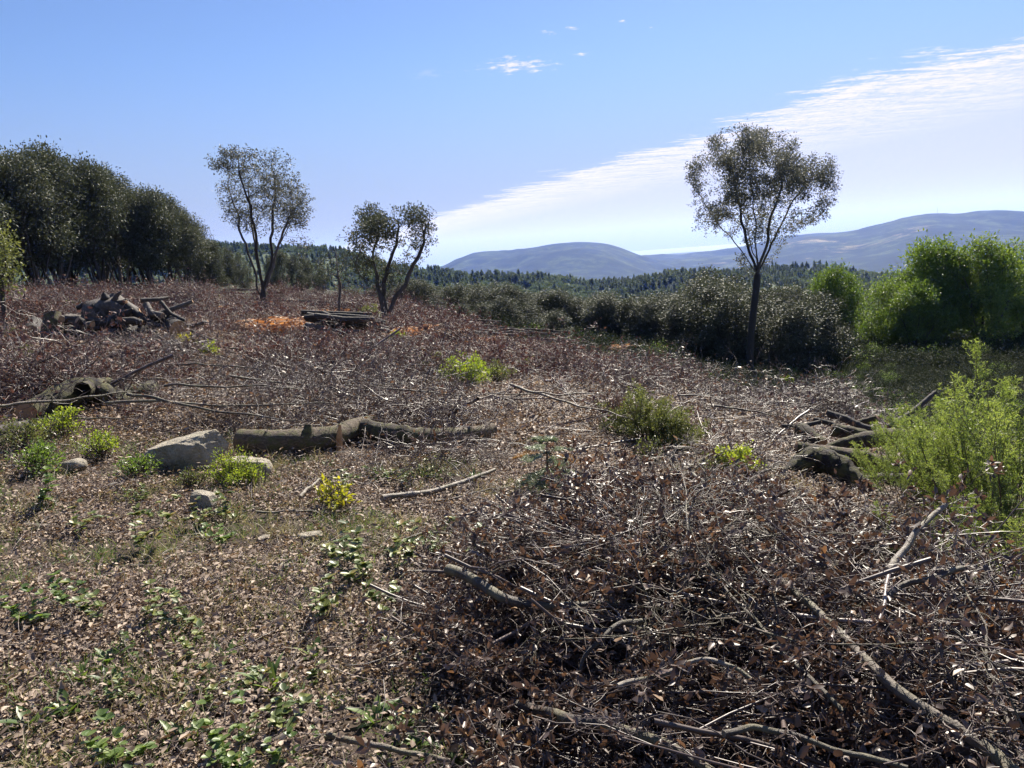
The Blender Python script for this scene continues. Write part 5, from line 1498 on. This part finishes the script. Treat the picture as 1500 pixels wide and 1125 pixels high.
# weeds in the litter -------------------------------------------------------------------------
def strap_leaf(g, base, a, L, Wd, tilt, curve, tint):
    m_ = 6; t = np.linspace(0, 1, m_); el = tilt - curve * t
    ds = np.stack([np.cos(a) * np.cos(el), np.sin(a) * np.cos(el), np.sin(el)], -1) * L / (m_ - 1)
    P = base + np.concatenate([[np.zeros(3)], np.cumsum(ds[:-1], 0)]); sd = np.array([-math.sin(a), math.cos(a), 0])
    wd = Wd * np.sin(np.pi * np.clip(t * .86 + .1, 0, 1)) ** .8 * .5; wd[-1] = .0005
    V = np.concatenate([P - sd * wd[:, None] + [0, 0, .0], P - [0, 0, 1] * (wd * .35)[:, None], P + sd * wd[:, None]])
    Q = [[k, k + 1, m_ + k + 1, m_ + k] for k in range(m_ - 1)] + [[m_ + k, m_ + k + 1, 2 * m_ + k + 1, 2 * m_ + k] for k in range(m_ - 1)]
    g.add(V, Q, 0, tint)


def rosette(seed, n=11, L=.10, W=.026, mat='weed_leaf', tilt=(.4, 1.1)):
    r2 = np.random.default_rng(seed); g = Geo()
    for i in range(n): strap_leaf(g, np.array([r2.normal(0, .006), r2.normal(0, .006), 0]), r2.uniform(0, 6.28), L * r2.uniform(.6, 1.2), W * r2.uniform(.7, 1.2), r2.uniform(*tilt), r2.uniform(.5, 1.5), r2.random())
    return g.mesh('weed', [MT[mat]])


def leafy_weed(seed, H=.15, n=24, L=.034, mat='bramble_leaf', stems=4):
    r2 = np.random.default_rng(seed); g = Geo()
    d = nrm(np.stack([r2.normal(0, .7, stems), r2.normal(0, .7, stems), np.ones(stems)], -1))
    P, Rr = walk(np.zeros((stems, 3)), d, H * r2.uniform(.7, 1.5, stems), np.full(stems, .002), 7, .2, r2)
    V, Q = tubes(P, Rr, 4); g.add(V, Q, 0, .3)
    k = r2.integers(0, stems, n); j = r2.integers(2, 7, n); pos = P[k, j]
    for s_ in range(n):                              # leaves in threes
        a = r2.uniform(0, 6.28)
        for da in (-.9, 0, .9): strap_leaf(g, pos[s_], a + da, L * r2.uniform(.6, 1.1), L * .62, r2.uniform(-.1, .7), r2.uniform(.2, .8), np.clip(r2.random(), 0, 1))
    return g.mesh('weed', [MT[mat]])


RO = [rosette(1000 + i) for i in range(3)] + [rosette(1003, 9, .15, .02, tilt=(.7, 1.3)), rosette(1004, 14, .08, .03)]
LW = [leafy_weed(1010 + i) for i in range(4)] + [leafy_weed(1014 + i, .17, 24, .036, 'weed_leaf') for i in range(3)]
for i, (px, py, kind, s_, lb) in enumerate((
        (545, 1052, 1, 1.0, 'bright star of pointed leaves alone in the litter left of the pale branch'),
        (180, 1112, 10, 1.0, 'large lobed green weed at the bottom edge'),
        (165, 965, 0, 1.0, 'dark green rosette in the left foreground litter'),
        (165, 1000, 2, 1.0, 'small rosette just below the dark green rosette'),
        (100, 1040, 4, 1.0, 'grass like green tuft near the lower left corner'),
        (45, 1060, 0, 1.1, 'dull green weed at the left border near the corner'),
        (262, 990, 4, .7, 'tiny fresh green seedling in the middle of the left litter'),
        (282, 1015, 2, .8, 'two leaved green seedling below the tiny fresh one'),
        (340, 1105, 11, .9, 'tall bushy weed with yellow leaves at the bottom, left of centre'),
        (405, 1075, 6, .9, 'yellow tinged weed right of the tall bushy weed'),
        (400, 1010, 3, 1.0, 'thin weed with long narrow leaves in the lower litter'),
        (440, 1010, 7, .7, 'green seedling right of the narrow leaved weed'),
        (330, 960, 2, .9, 'lone rosette in the sunny litter right of the dark rosettes'),
        (460, 960, 4, .9, 'small rosette nearest the left edge of the brush heap'),
        (260, 1080, 1, .8, 'broad leaved rosette left of the tall bushy weed'),
        (600, 965, 7, .7, 'small green shoot at the left foot of the brush heap'),
        (610, 1085, 0, .7, 'little rosette close beside the pale branch'),
        (270, 915, 6, 1.0, 'round leaved weed patch in the left litter'),
        (215, 910, 8, 1.0, 'yellowish round leaved weed left of the round leaved patch'),
        (150, 905, 5, 1.0, 'tall seedy weed with yellow leaves at the left'),
        (50, 910, 10, 1.0, 'leafy weed clump at the left border'),
        (95, 890, 9, .9, 'low weed right of the clump at the left border'),
        (235, 765, 7, 1.1, 'bright bramble below the small upright rock'),
        (285, 770, 6, 1.0, 'bramble with round leaves left of the bare soil'),
        (330, 760, 8, 1.0, 'bramble sprig right below the small upright rock'),
        (215, 800, 5, 1.2, 'dark bramble patch above the left litter'),
        (320, 800, 10, 1.0, 'green bramble shoot at the edge of the bare soil'),
        (60, 745, 9, 1.2, 'bramble at the left border below the spreading weeds'),
        (110, 780, 6, 1.1, 'bramble runner in the leaves below the spreading weeds'),
        (505, 830, 6, 1.3, 'bright bramble at the left edge of the central green patch'),
        (540, 850, 8, 1.4, 'bushy bramble in the middle of the central green patch'),
        (580, 830, 5, 1.2, 'bramble with orange leaves at the right of the central green patch'),
        (630, 805, 7, 1.1, 'yellow green bramble above the sawn branch end'),
        (690, 825, 6, 1.1, 'green bramble beside the sawn branch end'),
        (730, 830, 9, 1.1, 'light green weed behind the curving sawn branch'),
        (470, 900, 5, 1.1, 'dark bramble in the shade left of the brush heap'),
        (560, 900, 7, 1.1, 'leafy bramble under the left edge of the brush heap'),
        (500, 720, 8, .9, 'yellow weed next to the bright yellow seedling'),
        (1440, 1005, 8, 1.4, 'broad pale green weed in the brush at the right border'),
        (1420, 960, 5, 1.2, 'dark green weed above the broad pale one'),
        (1395, 1112, 10, 1.0, 'green weed at the bottom edge right of the thick stem'),
        (1490, 985, 6, 1.2, 'light weed at the right border above the corner'))):
    me = RO[kind] if kind < 5 else LW[kind - 5]
    q = gp(px, py, .02); q[2] = float(terrain(q[0], q[1]))
    if px > 1380: q[2] += .2
    o = obj('weed', me, q); o.rotation_euler = (0, 0, i * 1.3); o.scale = (s_ * 1.25,) * 3
    tag(o, lb, 'weed', 'green weeds among the fallen leaves')


# the rest of the clearing
n = 60000
Y = np.sqrt(rng.uniform(5.6 ** 2, 46 ** 2, n)); X = rng.uniform(-1, 1, n) * (.80 * Y + 1.5)
s = edge_s(X, Y)
dens = np.clip(26.0 / Y, .8, 3.2) * np.where(Y < 14, 1.5, 1.0)                           # pieces per square metre
area = (1.6 * Y + 3)
tot = 0.5 * (46 ** 2 - 5.6 ** 2) * 1.7
keep = (rng.random(n) < dens * tot / n) & (s < .6 + fbm(X / 2, Y / 2, 3)) & ~open_ground(X, Y) & ~((X > 3.1) & (Y < 7.2)) & (np.hypot(X, Y) < 44)
for kx, ky, kr in KEEP:
    keep &= np.hypot(X - kx, Y - ky) > kr
heap = np.maximum(0, fbm(X / 1.9, Y / 1.5, 301) + .35 * fbm(X / 5, Y / 4, 302) - .02) * .85 * sstep(6, 8.5, Y)     # where the slash is heaped up
gapn = fbm(X / 1.2, Y / 1.0, 303)
keep &= (heap > .05) | (rng.random(len(X)) < np.clip(.75 + 1.3 * gapn, .12, 1))
X, Y, heap = X[keep], Y[keep], heap[keep]
ex = np.repeat(np.arange(len(X)), 1 + (heap * 9).astype(int).clip(0, 3)); up_ = np.concatenate([rng.random(len(ex))])
X, Y, heap = X[ex] + rng.normal(0, .15, len(ex)), Y[ex] + rng.normal(0, .15, len(ex)), heap[ex] * up_; n = len(X)
leafy = sstep(-.15, .25, fbm(X / 5, Y / 5, 61) + np.clip((Y - 12) / 14, -.25, .45) - .12 * np.clip((X + 1) / 3, -1, 1.5))
isleaf = rng.random(n) < leafy
pk = np.where(isleaf, rng.integers(0, 8, n), rng.integers(8, 16, n))
P = np.stack([X, Y, terrain(X, Y) + rng.uniform(0, .11, n) - .06 + heap], -1)
sc_ = rng.uniform(.75, 1.3, n) * np.where(Y > 20, 1.2, 1.0) * np.where(Y < 8, .85, 1)
scatter('brush', MID, P, rots(n, .2), sc_, pk, 'tangle of cut twigs and withered purplish leaves covering the felled hillside', 'brush')
k = 0
for i in range(900):
    y = math.sqrt(rng.uniform(1.6, 6.6 ** 2)); x = rng.uniform(-.72 * y - .2, .1 * y)
    if float(fbm(x / .55, y / .55, 501)) + .5 * float(fbm(x / 1.5, y / 1.5, 502)) < .22 or float(pile_h(x, y)) > .02: continue
    q = (x, y, float(terrain(x, y)) - .003); kind = rng.integers(0, len(RO) + len(LW)); o = obj('weed', (RO + LW)[kind], q)
    o.rotation_euler = (0, 0, rng.uniform(0, 6.28)); z_ = rng.uniform(.35, .95); o.scale = (z_,) * 3
    tag(o, 'small green weed sprouting through the pale fallen leaves on the open ground', 'weed', 'small weeds scattered in the leaf litter'); k += 1
    if k >= 130: break


# near pile
n = 1500
lo, hi = np.array(PILE).min(0), np.array(PILE).max(0)
X = rng.uniform(max(lo[0], -2), min(hi[0], 4.6), 9000); Y = rng.uniform(max(lo[1], 1.0), hi[1], 9000)
mk = inside(PILE, X, Y)
for kx, ky, kr in KEEP:
    if ky > 3.9: mk &= np.hypot(X - kx, Y - ky) > kr
X, Y = X[mk][:n], Y[mk][:n]; n = len(X)
H = pile_h(X, Y); lay = rng.random(n) ** .6
P = np.stack([X, Y, terrain(X, Y) + .02 + H * lay], -1)
rt = rots(n, .22); rt[:, 2] = np.where(rng.random(n) < .5, rng.normal(2.3, .5, n) + np.pi * rng.integers(0, 2, n), rt[:, 2])   # many lie the way they were dragged
pk = np.where(lay > .85, rng.choice([5, 6, 7, 8, 7, 0, 9, 10], n), rng.integers(0, 12, n))
sz = rng.uniform(.5, 1.0, n)
f0, f1 = gp(1118, 826), gp(1490, 1135); flow = math.atan2(f1[1] - f0[1], f1[0] - f0[0])
k = np.where((lay > .55) & (H > .3) & (rng.random(n) < .10))[0]
pk[k] = 12 + rng.integers(0, 4, len(k)); rt[k, 2] = flow + rng.normal(0, .45, len(k)) + np.pi * rng.integers(0, 2, len(k)); rt[k, :2] *= .5; P[k, 2] += .01; sz[k] = rng.uniform(.6, 1.0, len(k))
scatter('brush_pile', NEAR + NEAR_LONG, P, rt, sz, pk, 'near heap of grey cut branches with curled dry brown leaves', 'brush')
